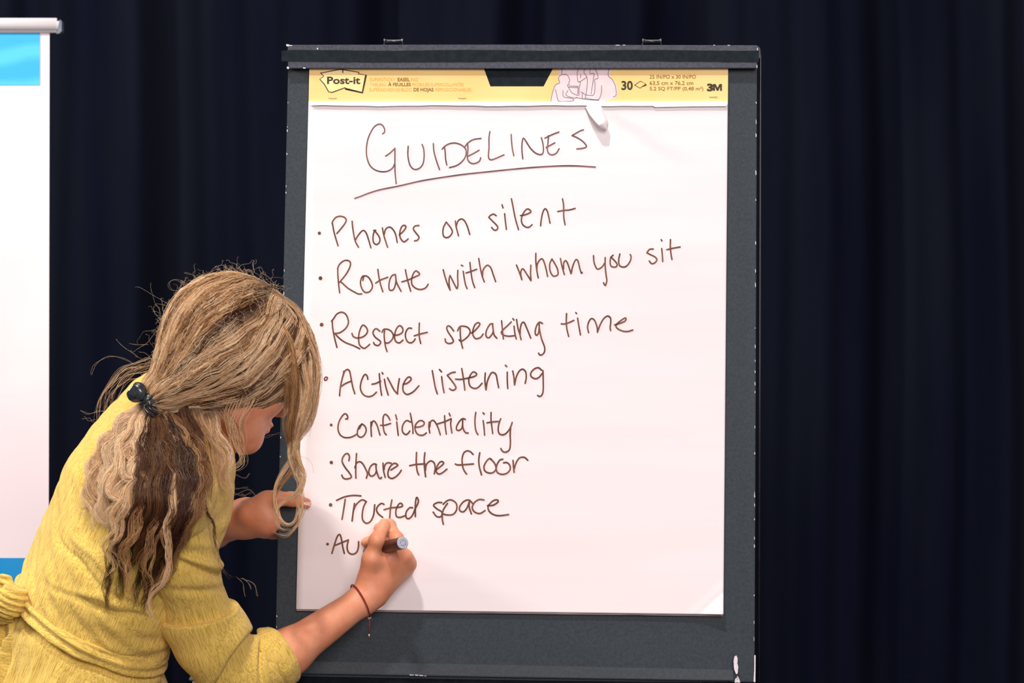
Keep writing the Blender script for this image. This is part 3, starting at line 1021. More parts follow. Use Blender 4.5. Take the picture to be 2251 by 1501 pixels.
write('handwritten line Share the floor|Share|the|floor',
      S(710, 890, 8.339, '475,1020 485,950 460,895 410,900 360,970 355,1050 410,1150 480,1240 520,1310 490,1345 410,1355 365,1330 345,1285|615,890 605,1050 600,1200 603,1340|585,1145 620,1060 680,1040 730,1080 780,1170 815,1260 795,1340|980,1090 930,1080 870,1130 840,1220 860,1290 910,1300 960,1260 980,1200|970,1095 980,1200 1020,1320 1050,1350 1075,1325|1100,1065 1110,1200 1140,1325|1120,1180 1130,1110 1180,1060 1250,1065|1245,1190 1310,1150 1370,1105 1330,1070 1280,1080 1220,1150 1190,1250 1210,1325 1270,1345 1340,1310 1400,1250 1435,1195|1715,870 1710,1050 1725,1200 1755,1280|1590,1112 1700,1090 1870,1078')
      + S(920, 890, 8.339, '117,875 105,1000 110,1150 130,1315|125,1200 145,1090 220,1025 285,1060 305,1150 290,1260|320,1190 400,1130 460,1070 430,1035 380,1060 330,1150 325,1220 370,1265 440,1240 520,1175|1000,905 950,855 890,840 830,880 800,980 805,1100 830,1190 880,1265|675,1082 740,1098 1008,1080|1123,875 1105,1000 1115,1130 1155,1280|1330,1000 1300,980 1240,1040 1200,1130 1220,1210 1290,1245 1370,1235 1420,1170 1400,1080 1330,990|1545,993 1490,1010 1440,1090 1425,1170 1450,1240 1530,1270 1620,1250 1680,1180 1670,1100 1620,1055 1560,1060|1733,1015 1740,1120 1753,1232|1755,1170 1780,1080 1840,980 1910,955 1960,970 2002,1012'),
      3.6, M['ink'], [(728.3, 1016.3, 3.8)])
write('handwritten line Trusted space|Trusted|space',
      S(700, 1070, 5.235, '208,155 300,115 400,98 488,103|308,145 292,250 272,372|415,190 400,290 387,392|400,280 430,210 480,160 515,150 552,170|550,168 520,230 505,310 510,380 550,418 600,395 635,320 648,205|755,200 725,190 690,215 668,260 690,310 740,350|845,150 830,240 818,385|755,262 840,240 920,235 965,222 960,195 935,190 905,230 890,290 900,340 940,350 1000,330|1085,240 1050,240 1010,290 1010,350 1040,365 1080,330 1110,260 1150,170 1130,120 1115,200 1115,340|1420,180 1370,180 1325,210 1360,250 1420,290 1410,340 1360,340 1320,290|1435,200 1480,160 1530,150 1585,190 1590,260 1550,315 1480,322 1430,310|1485,190 1435,270 1425,360 1437,430|1775,190 1730,150 1670,170 1625,230 1630,275 1670,285 1710,240 1740,160|1738,160 1735,230 1760,310|1905,150 1850,145 1795,180 1770,240 1800,290 1860,305 1918,272|1945,215 2010,210 2065,175 2060,150 2010,160 1955,220 1965,280 2020,320 2090,330 2188,318'),
      3.6, M['ink'], [(726.7, 1109.5, 4.0)])
write('unfinished handwritten word beginning Au under the hand',
      S(700, 1070, 5.235, '155,765 180,680 215,575 245,548 265,600 280,690 298,765|185,675 260,645 345,610|345,610 330,690 345,750 390,775 440,750 460,690 462,630'),
      3.7, M['ink'], [(720, 1195.8, 3.2)])


v, f = ribbon(S(700, 790, 8.658, '140,333 112,365 125,397 160,382 172,345 145,333')[0], 3.0, sheet_d, zoff=0.0006)
mesh('bullet_dot', v, f, M['ink'], top_sheet, smooth=False, label='open ring bullet')


# printed header
def text(txt, x0, x1, ytop, ybase, d, m, bold=0.0, parent=None, label=None, name='printed_lettering', squeeze=True):
    cu = bpy.data.curves.new('t', 'FONT')
    cu.body = txt
    cu.size = 1
    cu.offset = bold
    cu.resolution_u = 3
    o = bpy.data.objects.new('t', cu)
    col.objects.link(o)
    dg = bpy.context.evaluated_depsgraph_get()
    me = o.evaluated_get(dg).to_mesh()
    v = np.array([q.co[:2] for q in me.vertices])
    f = [tuple(p.vertices) for p in me.polygons]
    o.evaluated_get(dg).to_mesh_clear()
    bpy.data.objects.remove(o, do_unlink=True)
    capH = 0.70
    sx = (x1 - x0) / (v[:, 0].max() - v[:, 0].min())
    X2 = x0 + (v[:, 0] - v[:, 0].min()) * sx
    Y2 = ybase - v[:, 1] * (ybase - ytop) / capH
    V3 = Barr(np.stack([X2, Y2], 1), d)
    FF = []
    for q in f:
        nn = np.cross(V3[q[1]] - V3[q[0]], V3[q[2]] - V3[q[1]])
        FF.append(q if nn[1] < 0 else q[::-1])
    return mesh(name, V3, FF, m, parent, smooth=False, label=label)


hp = hd + 0.0003
# logo tag: pale fill, black outline
lg = lambda s: S(680, 140, 5.002, s)[0]
outl = lg('125,103 340,62 550,95 535,110 625,127 585,320 400,277 395,262 240,318 235,308 215,312 165,225 115,170 160,137 125,103')
v = Barr(np.array(outl[:-1]), hp)
fill = tuple(range(len(v)))
if np.cross(v[1] - v[0], v[4] - v[1])[1] > 0:
    fill = fill[::-1]
mesh('logo_tag', v, [fill], M['pale_yellow'], header, smooth=False, label='pale notched tag logo with a black outline')
parts = [ribbon(outl, 2.0, hp + 0.0001, smoothit=False), ribbon(lg('622,130 583,318 400,276'), 4.2, hp + 0.0001, smoothit=False), ribbon(lg('368,62 368,98'), 2.4, hp + 0.0001, smoothit=False)]
v, f = join(parts)
mesh('logo_outline', v, f, M['black_print'], header, smooth=False)
text('Post-it', 719, 792, 168.5, 184, hp + 0.0002, M['black_print'], 0.028, header)
lt = [('SUPERSTICKY', 813, 869, 171, 178.4, 0), ('EASEL', 874, 901, 171, 178.4, 1), ('PAD', 903.5, 919, 171, 178.4, 0),
      ('TABLEAU', 813, 849, 182, 189, 0), ('À FEUILLES', 853, 903, 182, 189, 1), ('MOBILES', 906, 944, 182, 189, 0), ('SUPERCOLLANTES', 947, 1019, 182, 189, 0),
      ('SUPERADHESIVAS', 812, 879, 193, 200.5, 0), ('BLOC', 882, 905, 193, 200.5, 0), ('DE HOJAS', 909, 953, 193, 200.5, 1), ('REPOSICIONABLES', 957, 1036, 193, 200.5, 0)]
for (t, x0, x1, y0, y1, bold) in lt:
    text(t, x0, x1, y0, y1, hp, M['olive_print'] if bold else M['orange_print'], 0.025 if bold else 0.0, header)
text('30', 1366, 1391, 178, 197, hp, M['black_print'], 0.03, header)
text('25 IN/PO x 30 IN/PO', 1428, 1530, 164.5, 172.5, hp, M['olive_print'], 0.008, header)
text('63,5 cm x 76,2 cm', 1428, 1524, 178, 186.5, hp, M['olive_print'], 0.008, header)
text('5.2 SQ FT/PP (0,48 m²)', 1428, 1546, 190.5, 198.5, hp, M['olive_print'], 0.008, header)
text('3', 1554, 1568, 184.5, 199.5, hp, M['black_print'], 0.055, header)
mm = Barr(np.array([(1567.5, 199.5), (1567.5, 184.5), (1573, 184.5), (1577.3, 193), (1581.5, 184.5), (1587, 184.5), (1587, 199.5), (1582.8, 199.5), (1582.8, 190.5), (1579, 199.5), (1575.5, 199.5), (1571.7, 190.5), (1571.7, 199.5)]), hp)
mesh('printed_lettering', mm, [(0, 1, 11, 12), (1, 2, 3, 10, 11), (3, 9, 10), (3, 4, 8, 9), (4, 5, 8), (5, 6, 7, 8)], M['black_print'], header, smooth=False)
ic = lambda s: S(1180, 140, 5.116, s)
parts = [ribbon(q, 1.4, hp, smoothit=False) for q in ic('1100,240 1165,196 1226,226 1160,275 1100,240')]
w3 = Barr(np.array(ic('1160,278 1226,226 1238,244 1185,262')[0]), hp)
ff = (0, 1, 2, 3) if np.cross(w3[1] - w3[0], w3[2] - w3[1])[1] < 0 else (3, 2, 1, 0)
parts.append((w3, [ff]))
v, f = join(parts)
mesh('sheet_icon', v, f, M['black_print'], header, smooth=False)
patch = np.array(S(1180, 140, 5.116, '250,55 835,55 822,150 868,190 905,260 912,340 885,390 800,412 690,428 150,428 165,350 185,280 210,235 252,205 240,150')[0])
v = Barr(patch, hp - 0.0001)
fill = tuple(range(len(v)))
bm = bmesh.new()
bv = [bm.verts.new(tuple(q)) for q in v]
bm.faces.new(bv)
bmesh.ops.triangulate(bm, faces=bm.faces)
bm.verts.index_update()
ff = []
for p_ in bm.faces:
    q = tuple(x.index for x in p_.verts)
    ff.append(q if np.cross(v[q[1]] - v[q[0]], v[q[2]] - v[q[1]])[1] < 0 else q[::-1])
bm.free()
art = mesh('printed_illustration', v, ff, M['lilac_print'], header, smooth=False, label='pale line drawing of people working at a table')
lines = S(1180, 140, 5.116, '158,425 175,330 210,240 255,215 245,165 265,130 315,120 350,135 370,185 360,210 362,232 345,240 355,265 400,330 470,358|285,58 280,115|210,290 235,400 245,420 300,425 400,418 415,400 370,385 300,370 295,300|350,300 330,355 420,385 450,378|360,250 470,255|360,265 465,268|465,268 460,340|470,58 455,100 460,190 475,205 520,180 560,145 530,100 540,58|475,205 490,215 475,280 475,350|560,140 570,200 555,340 565,352 640,348 655,240 650,180 690,155 660,58|495,315 545,350 540,395 510,385 515,330|600,58 600,110 640,110 640,150 610,340|495,120 490,160|810,58 805,135 850,180 885,260 892,350 860,375|728,245 725,330 700,395 660,405 560,390 545,380|440,380 560,402 700,412')
v, f = join([ribbon(q, 1.15, hp + 0.0001) for q in lines])
mesh('line_drawing', v, f, M['blue_print'], art, smooth=False)
for sx in (731, 1016, 1568):
    y0 = 216 if sx < 1500 else 213.5
    v, f = tube([B(sx - 8.5, y0 - 1.5, hp), B(sx - 8, y0, hp + 0.0006), B(sx + 8, y0, hp + 0.0006), B(sx + 8.5, y0 - 1.5, hp)], 0.00035, 6)
    mesh('staple', v, f, M['steel'], header)

# ================================================================== PERSON
hipC = P(185, 1650, -0.17)
waist = P(190, 1385, -0.18)
ribs = P(264, 1225, -0.19)
chest = P(332, 1066, -0.20)
neckb = P(372, 945, -0.215)
shR = P(372, 1112, -0.335)
shL = P(314, 996, -0.07)
elR = P(508, 1500, -0.20)
wrR = B(815, 1308, 0.056)
elL = P(372, 1166, 0.13)
wrL = P(542, 1139, -0.005)
Fd = unit((0.90, 0.42, 0.0))          # where the chest faces
Ld = unit((-0.42, 0.90, 0.0))         # her left
HC = P(522, 782, -0.25)
HS = 0.89               # head centre
hf = unit((0.75, 0.45, -0.48))
hu = unit((0.41, 0.246, 0.878))
hr = np.cross(hf, hu)
H = lambda f_, u_, r_: HC + (hf * f_ + hu * u_ + hr * r_) * HS
footc = np.array([hipC[0] - 0.02, hipC[1] - 0.02, 0.0])
person = empty('person', tuple(footc), 'person with wavy blonde ponytail bending forward in a yellow dress, writing on the pad', 'person')

# ---- hands: joints
TH = [B(806, 1272, 0.062), B(817, 1228, 0.078), B(828, 1188, 0.086), B(845, 1152, 0.070)]
IX = [B(872, 1214, 0.066), B(872, 1184, 0.070), B(856, 1155, 0.052), B(832, 1160, 0.030)]
MD = [B(890, 1226, 0.056), B(872, 1195, 0.036), B(835, 1181, 0.024), B(804, 1192, 0.018)]
RG = [B(898, 1240, 0.044), B(880, 1214, 0.022), B(850, 1212, 0.016), B(832, 1222, 0.016)]
PK = [B(893, 1252, 0.030), B(882, 1236, 0.016), B(858, 1238, 0.013), B(842, 1244, 0.013)]

body = SDF()
K1 = 0.03
body.chain([hipC + (0, 0, -0.02), waist], [0.136, 0.108], 0.04, (Fd, 0.74))
body.chain([waist, ribs, chest], [0.108, 0.118, 0.118], 0.04, (Fd, 0.74))
body.chain([chest, neckb], [0.110, 0.050], 0.04, (Fd, 0.8))
body.cap(neckb, shR, 0.044, 0.044, 0.03).cap(neckb, shL, 0.044, 0.042, 0.03)
body.cap(neckb - (0, 0, 0.01), H(-0.035, -0.055, 0), 0.055, 0.052, 0.03)
# head
body.ell(H(-0.010, 0.012, 0), (hf, hu, hr), (0.08722, 0.08010, 0.06586), 0.03)
body.ell(H(0.035, -0.045, 0), (hf, hu, hr), (0.05518, 0.06230, 0.05340), 0.03)
body.cap(H(0.062, -0.095, 0), H(0.080, -0.108, 0), 0.023, 0.016, 0.025)
body.cap(H(0.030, -0.088, 0.038), H(0.070, -0.106, 0.012), 0.018, 0.015, 0.025)
body.cap(H(0.030, -0.088, -0.038), H(0.070, -0.106, -0.012), 0.018, 0.015, 0.025)
for s_ in (1, -1):
    body.ell(H(0.068, -0.038, 0.036 * s_), (hf, hu, hr), (0.01780, 0.01780, 0.01691), 0.02)
    body.ell(H(0.082, 0.000, 0.031 * s_), (hf, hu, hr), (0.01068, 0.00801, 0.01335), 0.008, op='-')
    body.ell(H(0.077, -0.002, 0.031 * s_), (hf, hu, hr), (0.01068, 0.00979, 0.01157), 0.004)
    body.ell(H(0.079, 0.014, 0.030 * s_), (hf, hu, hr), (0.00712, 0.00445, 0.01602), 0.008)
    body.ell(H(-0.006, -0.012, 0.074 * s_), (hf, hu, hr), (0.01424, 0.02670, 0.00712), 0.006)
    body.ell(H(-0.004, -0.008, 0.080 * s_), (hf, hu, hr), (0.00712, 0.01424, 0.00534), 0.004, op='-')
    body.ell(H(0.100, -0.046, 0.011 * s_), (hf, hu, hr), (0.00890, 0.00712, 0.00712), 0.006)
body.cap(H(0.090, 0.000, 0), H(0.108, -0.040, 0), 0.007, 0.0095, 0.010)
body.ell(H(0.094, -0.071, 0), (hf, hu, hr), (0.00935, 0.00463, 0.01869), 0.006)
body.ell(H(0.093, -0.081, 0), (hf, hu, hr), (0.00935, 0.00534, 0.01602), 0.006)
body.ell(H(0.104, -0.076, 0), (hf, hu, hr), (0.00534, 0.00107, 0.01513), 0.002, op='-')
# right arm
body.chain([shR, P(398, 1235, -0.288), P(440, 1350, -0.25), elR], [0.044, 0.041, 0.039, 0.037], 0.02)
mid = elR * 0.62 + wrR * 0.38 + np.array([0.002, 0, -0.007])
body.chain([elR, mid, wrR * 0.93 + elR * 0.07], [0.036, 0.0315, 0.0210], 0.02)
wdir = unit(wrR - elR)
hn = unit(np.cross(unit(B(890, 1226, 0.056) - B(806, 1272, 0.062)), wdir))
body.cap(wrR * 0.93 + elR * 0.07, wrR, 0.0210, 0.0225, 0.012, ((0.1, -0.8, 0.3), 0.86))
# palm: metacarpals
pw = wrR
for (q, r0, r1) in ((IX[0], 0.0165, 0.0125), (MD[0], 0.0165, 0.0120), (RG[0], 0.0155, 0.0115), (PK[0], 0.0145, 0.0105)):
    body.cap(pw + (q - pw) * 0.12, q, r0, r1, 0.012)
body.cap(TH[0] * 0.6 + pw * 0.4, TH[1], 0.0170, 0.0125, 0.014)
body.cap(TH[1], B(868, 1232, 0.058), 0.0105, 0.010, 0.014)
for (fg, rr) in ((TH, (0.0145, 0.0118, 0.0108, 0.0088)), (IX, (0.0118, 0.0098, 0.0090, 0.0074)), (MD, (0.0116, 0.0098, 0.0088, 0.0072)), (RG, (0.0110, 0.0092, 0.0084, 0.0070)), (PK, (0.0100, 0.0082, 0.0074, 0.0064))):
    for i in range(3):
        body.cap(fg[i], fg[i + 1], rr[i], rr[i + 1] * (0.94 if i < 2 else 1), 0.0045)
    body.ell(fg[1], np.eye(3), [rr[1] * 1.06] * 3, 0.004)
    body.ell(fg[2], np.eye(3), [rr[2] * 1.05] * 3, 0.004)
# thumb nail bed hollow, knuckle creases
for q in (MD[0], RG[0]):
    body.ell(q + (0.001, -0.007, 0.003), np.eye(3), (0.0075, 0.0075, 0.0075), 0.008)
# left arm and hand gripping the board edge
body.cap(shL, elL, 0.044, 0.037, 0.03)
mL = elL * 0.5 + wrL * 0.5
body.chain([elL, mL + (0, 0, -0.002), wrL], [0.038, 0.0345, 0.0265], 0.02)
pL = B(583, 1140, 0.010)
body.cap(wrL, pL, 0.0275, 0.0270, 0.02, ((0, 1, 0), 0.80))
body.cap(B(552, 1128, 0.012), B(588, 1100, 0.018), 0.0200, 0.0150, 0.015)
TL = [B(583, 1102, 0.018), B(606, 1096, 0.024), B(642, 1097, 0.0215), B(673, 1106, 0.0155)]
for i in range(3):
    body.cap(TL[i], TL[i + 1], (0.0145, 0.0118, 0.0100)[i], (0.0122, 0.0100, 0.0080)[i], 0.005)
body.ell(TL[2], np.eye(3), [0.0106] * 3, 0.004)
for n_, (y_, L_) in enumerate(((1112, 60), (1132, 68), (1152, 62), (1170, 50))):
    k0 = B(586, 1116 + n_ * 17, -0.004)
    k1 = B(601 - 3, y_, -0.030)
    k2 = B(606 + L_ * 0.45, y_ + 3, -0.0315)
    k3 = B(606 + L_ * 0.85, y_ + 5, -0.0290)
    body.cap(k0, k1, 0.0115, 0.0100, 0.008)
    body.cap(k1, k2, 0.0098, 0.0088, 0.004)
    body.cap(k2, k3, 0.0086, 0.0072, 0.004)
# legs and feet under the skirt
for s_ in (1, -1):
    hip = hipC + Ld * 0.085 * s_ + (0, 0, -0.06)
    knee = np.array([hipC[0] + 0.02, hipC[1], 0.0]) + Ld * 0.09 * s_ + Fd * (0.03 + 0.05 * s_) + (0, 0, 0.46)
    ank = knee * (1, 1, 0) + Fd * -0.05 + (0, 0, 0.085)
    body.cap(hip, knee, 0.082, 0.052, 0.03).cap(knee, ank, 0.050, 0.034, 0.02)
    body.cap(ank + (0, 0, -0.045), ank + Fd * 0.15 + (0, 0, -0.058), 0.036, 0.026, 0.02)
FEET = [(np.array([hipC[0] + 0.02, hipC[1], 0.0]) + Ld * 0.09 * s_ + Fd * (0.03 + 0.05 * s_ - 0.05)) for s_ in (1, -1)]

lo = np.array([-0.95, -0.56, -0.005])
hi = np.array([-0.10, 0.24, 1.46])
V, Q = net(body, lo, hi, 0.0024, zfine=0.86, zco=0.008)
bodyo = mesh('body', V, Q, M['skin'], person)
# finger nails
def nail(c, n, t, w, l):
    n, t = unit(n), unit(t)
    s = np.cross(n, t)
    rows, F = [], []
    for i in range(5):
        for j in range(5):
            a_, b_ = (i / 4 * 2 - 1), (j / 4 * 2 - 1)
            ww = w * (1 - 0.18 * a_ * a_)
            rows.append(c + t * a_ * l + s * b_ * ww - n * (0.5 * w * b_ * b_ * 0.8) - n * 0.0004 * a_ * a_)
    for i in range(4):
        for j in range(4):
            k = i * 5 + j
            F.append((k, k + 1, k + 6, k + 5))
    return np.array(rows), F
v, f = nail(B(847, 1153, 0.0775), (0.35, -0.75, 0.55), TH[3] - TH[2], 0.0052, 0.0062)
mesh('thumb_nail', v, f, M['nail'], bodyo)
v, f = nail(B(675, 1103.5, 0.0232), (0.1, -0.75, 0.6), TL[3] - TL[2], 0.0048, 0.0060)
mesh('thumb_nail', v, f, M['nail'], bodyo)
for s_ in (1, -1):
    v, f = lathe([(0, 0.0005), (0.0008, 0.004), (0.003, 0.0072), (0.008, 0.0092), (0.014, 0.008), (0.016, 0.004)], H(0.0885, -0.002, 0.031 * s_), -hf, 16)
    mesh('eye', v, f, M['eye'], person)
for a0 in FEET:
    v, f = tube(catmull(np.array([a0 + (0, 0, 0.03) - Fd * 0.04, a0 + (0, 0, 0.035), a0 + Fd * 0.08 + (0, 0, 0.032), a0 + Fd * 0.165 + (0, 0, 0.026), a0 + Fd * 0.19 + (0, 0, 0.022)]), 5), np.interp(np.linspace(0, 1, 21), [0, 0.1, 0.5, 0.85, 1], [0.020, 0.036, 0.040, 0.036, 0.014]), 16, squash=1.0)
    v[:, 2] = np.clip(v[:, 2], 0.0, None)
    mesh('shoe', v, f, M['shoe'], person)

# ---- dress
axis = unit(chest - waist)


def wob(X, sc, seed, n=6):
    r = np.random.RandomState(seed)
    out = np.zeros(len(X))
    for i in range(n):
        k = r.normal(size=3) * sc * (0.6 + 0.25 * i)
        out += np.sin(X @ k + r.uniform(0, 6.28)) / (1 + 0.35 * i)
    return out / 2.2


E = 0.010
dr = SDF()
knee_z = 0.52
dr.chain([np.array([hipC[0] + 0.01, hipC[1], knee_z]), hipC, waist + axis * -0.02], [0.235, 0.146 + E, 0.114 + E], 0.05, (Fd, 0.80))
dr.chain([waist, ribs, chest], [0.114 + E, 0.130 + E, 0.132 + E], 0.04, (Fd, 0.76))
dr.chain([chest, neckb], [0.122 + E, 0.050 + E], 0.04, (Fd, 0.82))
dr.cap(neckb, shR, 0.048 + E, 0.048 + E, 0.04).cap(neckb, shL, 0.048 + E, 0.044 + E, 0.04)
dr.cap(neckb + (0.0, 0, 0.0), P(346, 862, -0.19), 0.046, 0.026, 0.03)
dr.plane((0, 0, knee_z), (0, 0, -1))
dr.ell((hipC[0] + 0.01, hipC[1], knee_z), (Fd, Ld, (0, 0, 1)), (0.150, 0.195, 0.05), 0.004, op='-')
V, Q = net(dr, (-1.0, -0.60, 0.44), (-0.2, 0.20, 1.32), 0.0030, zfine=0.82, zco=0.007)


def vnormals(V, Q):
    n = np.cross(V[Q[:, 2]] - V[Q[:, 0]], V[Q[:, 3]] - V[Q[:, 1]])
    N = np.zeros_like(V)
    for i in range(4):
        for c in range(3):
            N[:, c] += np.bincount(Q[:, i], n[:, c], len(V))
    return N / (np.linalg.norm(N, axis=1)[:, None] + 1e-12)


N = vnormals(V, Q)
side = unit(np.cross(axis, (0, -1, 0)))
a_ = (V - waist) @ axis
b_ = (V - waist) @ side
c_ = (V - waist)[:, 1]
# folds: blousing above the sash and gathers below it, slanting creases across the back
w1 = wob(np.stack([a_ * 1.0 + b_ * 0.25, b_ * 0.22, c_ * 0.3], 1), 120, 5)
w2 = wob(np.stack([a_ * 0.18, b_ * 1.0, c_ * 1.0], 1), 120, 8)
up = np.exp(-((a_ - 0.035) / 0.045) ** 2)
dn = 1 / (1 + np.exp((a_ + 0.02) / 0.012))
disp = 0.0042 * w1 * (0.55 + up) * (a_ > -0.01) + 0.0050 * up * (a_ > 0) + dn * 0.0055 * w2 * np.clip(-a_ / 0.10, 0.25, 1.2)
disp -= 0.003 * np.exp(-((a_ - 0.0) / 0.012) ** 2)
for (p0, p1, amp, wd) in (((110, 1185), (235, 1300), -0.0050, 0.0045), ((235, 1300), (330, 1345), -0.0050, 0.0045), ((95, 1290), (210, 1335), -0.0040, 0.005), ((210, 1335), (330, 1362), -0.0045, 0.004), ((140, 1170), (260, 1275), 0.0040, 0.006), ((120, 1300), (300, 1330), 0.004, 0.007), ((185, 1100), (260, 1190), -0.003, 0.005), ((205, 1440), (330, 1470), -0.004, 0.006)):
    c0, c1 = P(p0[0], p0[1], -0.33)[[0, 2]], P(p1[0], p1[1], -0.33)[[0, 2]]
    dv = (c1 - c0) / np.linalg.norm(c1 - c0)
    rel = V[:, [0, 2]] - c0
    al = rel @ dv
    pe = rel @ np.array([-dv[1], dv[0]]) + 0.002 * np.sin(al * 90)
    Lc = np.linalg.norm(c1 - c0)
    disp += amp * np.exp(-(pe / wd) ** 2) * np.clip(1 - ((al - Lc / 2) / (Lc * 0.62)) ** 2, 0, 1) * (N[:, 1] < 0.1)
V = V + N * disp[:, None]
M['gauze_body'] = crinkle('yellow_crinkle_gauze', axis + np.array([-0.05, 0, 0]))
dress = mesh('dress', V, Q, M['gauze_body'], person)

# sash: a band round the waist at right angles to the trunk
sn = unit(axis + np.array([0.02, -0.02, 0]))
sc = P(194, 1360, -0.18)


class Band:
    p = dr.p

    def __call__(self, X, sel=None):
        a_ = dr(X, sel) - 0.0065
        b_ = np.abs((X - sc) @ sn) - 0.0125
        h = np.clip(0.5 - 0.5 * (b_ - a_) / 0.005, 0, 1)
        return b_ * (1 - h) + a_ * h + 0.005 * h * (1 - h)


V, Q = net(Band(), (-0.85, -0.45, 0.72), (-0.3, 0.15, 1.0), 0.0022)
N = vnormals(V, Q)
h_ = (V - sc) @ sn
V = V + N * (0.0022 * np.sin(h_ * 420 + 1.5 * np.sin(((V - sc) @ side) * 22)) + 0.0012 * wob(V, 60, 3))[:, None]
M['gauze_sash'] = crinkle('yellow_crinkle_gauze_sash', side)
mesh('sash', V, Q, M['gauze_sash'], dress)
# bow with knot, loops and hanging ends
bow = SDF()
by = -0.235
kc = P(26, 1325, by - 0.02)
fl = ((0.1, 1, 0.1), 0.55)
bow.chain([P(42, 1316, by - 0.025), P(22, 1322, by - 0.03), P(0, 1330, by - 0.02)], [0.016, 0.021, 0.017], 0.012, fl)
bow.chain([P(35, 1328, by - 0.02), P(12, 1348, by - 0.01), P(-12, 1352, by)], [0.012, 0.014, 0.012], 0.006, fl)
bow.chain([P(30, 1300, by - 0.02), P(12, 1276, by - 0.015), P(-10, 1280, by), P(-30, 1300, by + 0.01)], [0.010, 0.0085, 0.010, 0.012], 0.004, fl)
bow.chain([P(22, 1305, by - 0.01), P(-4, 1292, by + 0.0), P(-30, 1312, by + 0.01)], [0.009, 0.009, 0.012], 0.004, fl)
bow.chain([P(-30, 1300, by + 0.01), P(-50, 1322, by + 0.01), P(-28, 1340, by)], [0.012, 0.014, 0.012], 0.006, fl)
V, Q = net(bow, P(-90, 1420, by) + (0, -0.08, 0), P(80, 1240, by) + (0, 0.08, 0), 0.0018)
N = vnormals(V, Q)
V = V + N * (0.0016 * np.sin(V[:, 2] * 700 + V[:, 0] * 240 + 2 * wob(V, 50, 2)))[:, None]
M['gauze_bow'] = crinkle('yellow_crinkle_gauze_bow', (1, 0, -0.1))
mesh('bow_knot', V, Q, M['gauze_bow'], dress)
for (pts, rr, sq, sd) in (([(22, 1345, by), (28, 1372, by + 0.002), (36, 1405, by), (37, 1450, by + 0.004), (40, 1520, by), (36, 1600, by)], [0.010, 0.013, 0.010, 0.009, 0.016, 0.020], 0.35, 1),
                          ([(28, 1350, by - 0.004), (34, 1378, by - 0.008), (26, 1420, by - 0.010), (8, 1462, by - 0.008), (-14, 1510, by - 0.006), (-30, 1600, by)], [0.009, 0.011, 0.021, 0.029, 0.030, 0.028], 0.22, 2),
                          ([(10, 1350, by + 0.01), (0, 1390, by + 0.014), (-4, 1450, by + 0.014), (-10, 1540, by + 0.01)], [0.012, 0.018, 0.022, 0.026], 0.25, 3)):
    pth = resample(catmull(np.array([P(*q) for q in pts]), 8), 46)
    v, f = tube(pth, rr, 28, squash=sq)
    vv = v
    nrm = v - np.vstack([np.repeat(pth, 28, 0)])[:len(v)]
    v = v + np.array([unit(q) for q in nrm]) * (0.0020 * np.sin(((v[:, 0] * 1.0 + v[:, 2] * 0.3) * 420 + sd) + wob(v, 30, sd)))[:, None]
    mesh('sash_end', v, f, M['gauze_bow'], dress)

# ---- right sleeve (near) with rolled cuff
sl = SDF()
ua = unit(elR - shR)
upm = P(396, 1235, -0.29)
fold = P(432, 1345, -0.255)
elS = P(512, 1476, -0.205)
cuff0 = P(560, 1462, -0.185)
cuff1 = P(617, 1441, -0.158)
sl.chain([shR, upm, fold], [0.050, 0.049, 0.0445], 0.02)
sl.chain([fold, P(466, 1405, -0.238), elS, P(548, 1474, -0.194), P(590, 1452, -0.172)], [0.0445, 0.048, 0.0515, 0.0500, 0.0415], 0.012)
V, Q = net(sl, P(230, 1600, -0.30) + (0, -0.12, 0), P(680, 1000, -0.2) + (0, 0.16, 0), 0.0024)
N = vnormals(V, Q)
t_ = (V - shR) @ ua
q_ = (V - shR) @ unit(np.cross(ua, (0, -1, 0)))
w1 = wob(np.stack([t_ * 1.0 + q_ * 0.35, q_ * 0.3, V[:, 1] * 0.3], 1), 95, 15)
disp = 0.0030 * w1
for (pxy, dirv, amp, wd) in (((440, 1235), (0.9, -0.45), 0.006, 0.006), ((455, 1262), (1.0, -0.6), -0.007, 0.005), ((420, 1190), (1, -0.25), 0.004, 0.008), ((430, 1300), (1, -0.1), -0.004, 0.006), ((556, 1450), (0.02, -1), -0.008, 0.0035), ((548, 1450), (0.05, -1), 0.003, 0.005), ((572, 1460), (0.3, -0.9), -0.004, 0.003)):
    c0 = P(pxy[0], pxy[1], -0.33)
    dv = np.array([dirv[0], dirv[1]])
    dv = dv / np.linalg.norm(dv)
    rel = V[:, [0, 2]] - c0[[0, 2]]
    perp = rel @ np.array([-dv[1], dv[0]])
    along = rel @ dv
    disp += amp * np.exp(-(perp / wd) ** 2) * np.exp(-(along / 0.045) ** 2) * (N[:, 1] < 0.2)
V = V + N * disp[:, None]
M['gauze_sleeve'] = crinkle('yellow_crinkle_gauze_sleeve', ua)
sleeve_o = mesh('sleeve', V, Q, M['gauze_sleeve'], dress, label='near sleeve rolled up to the elbow')
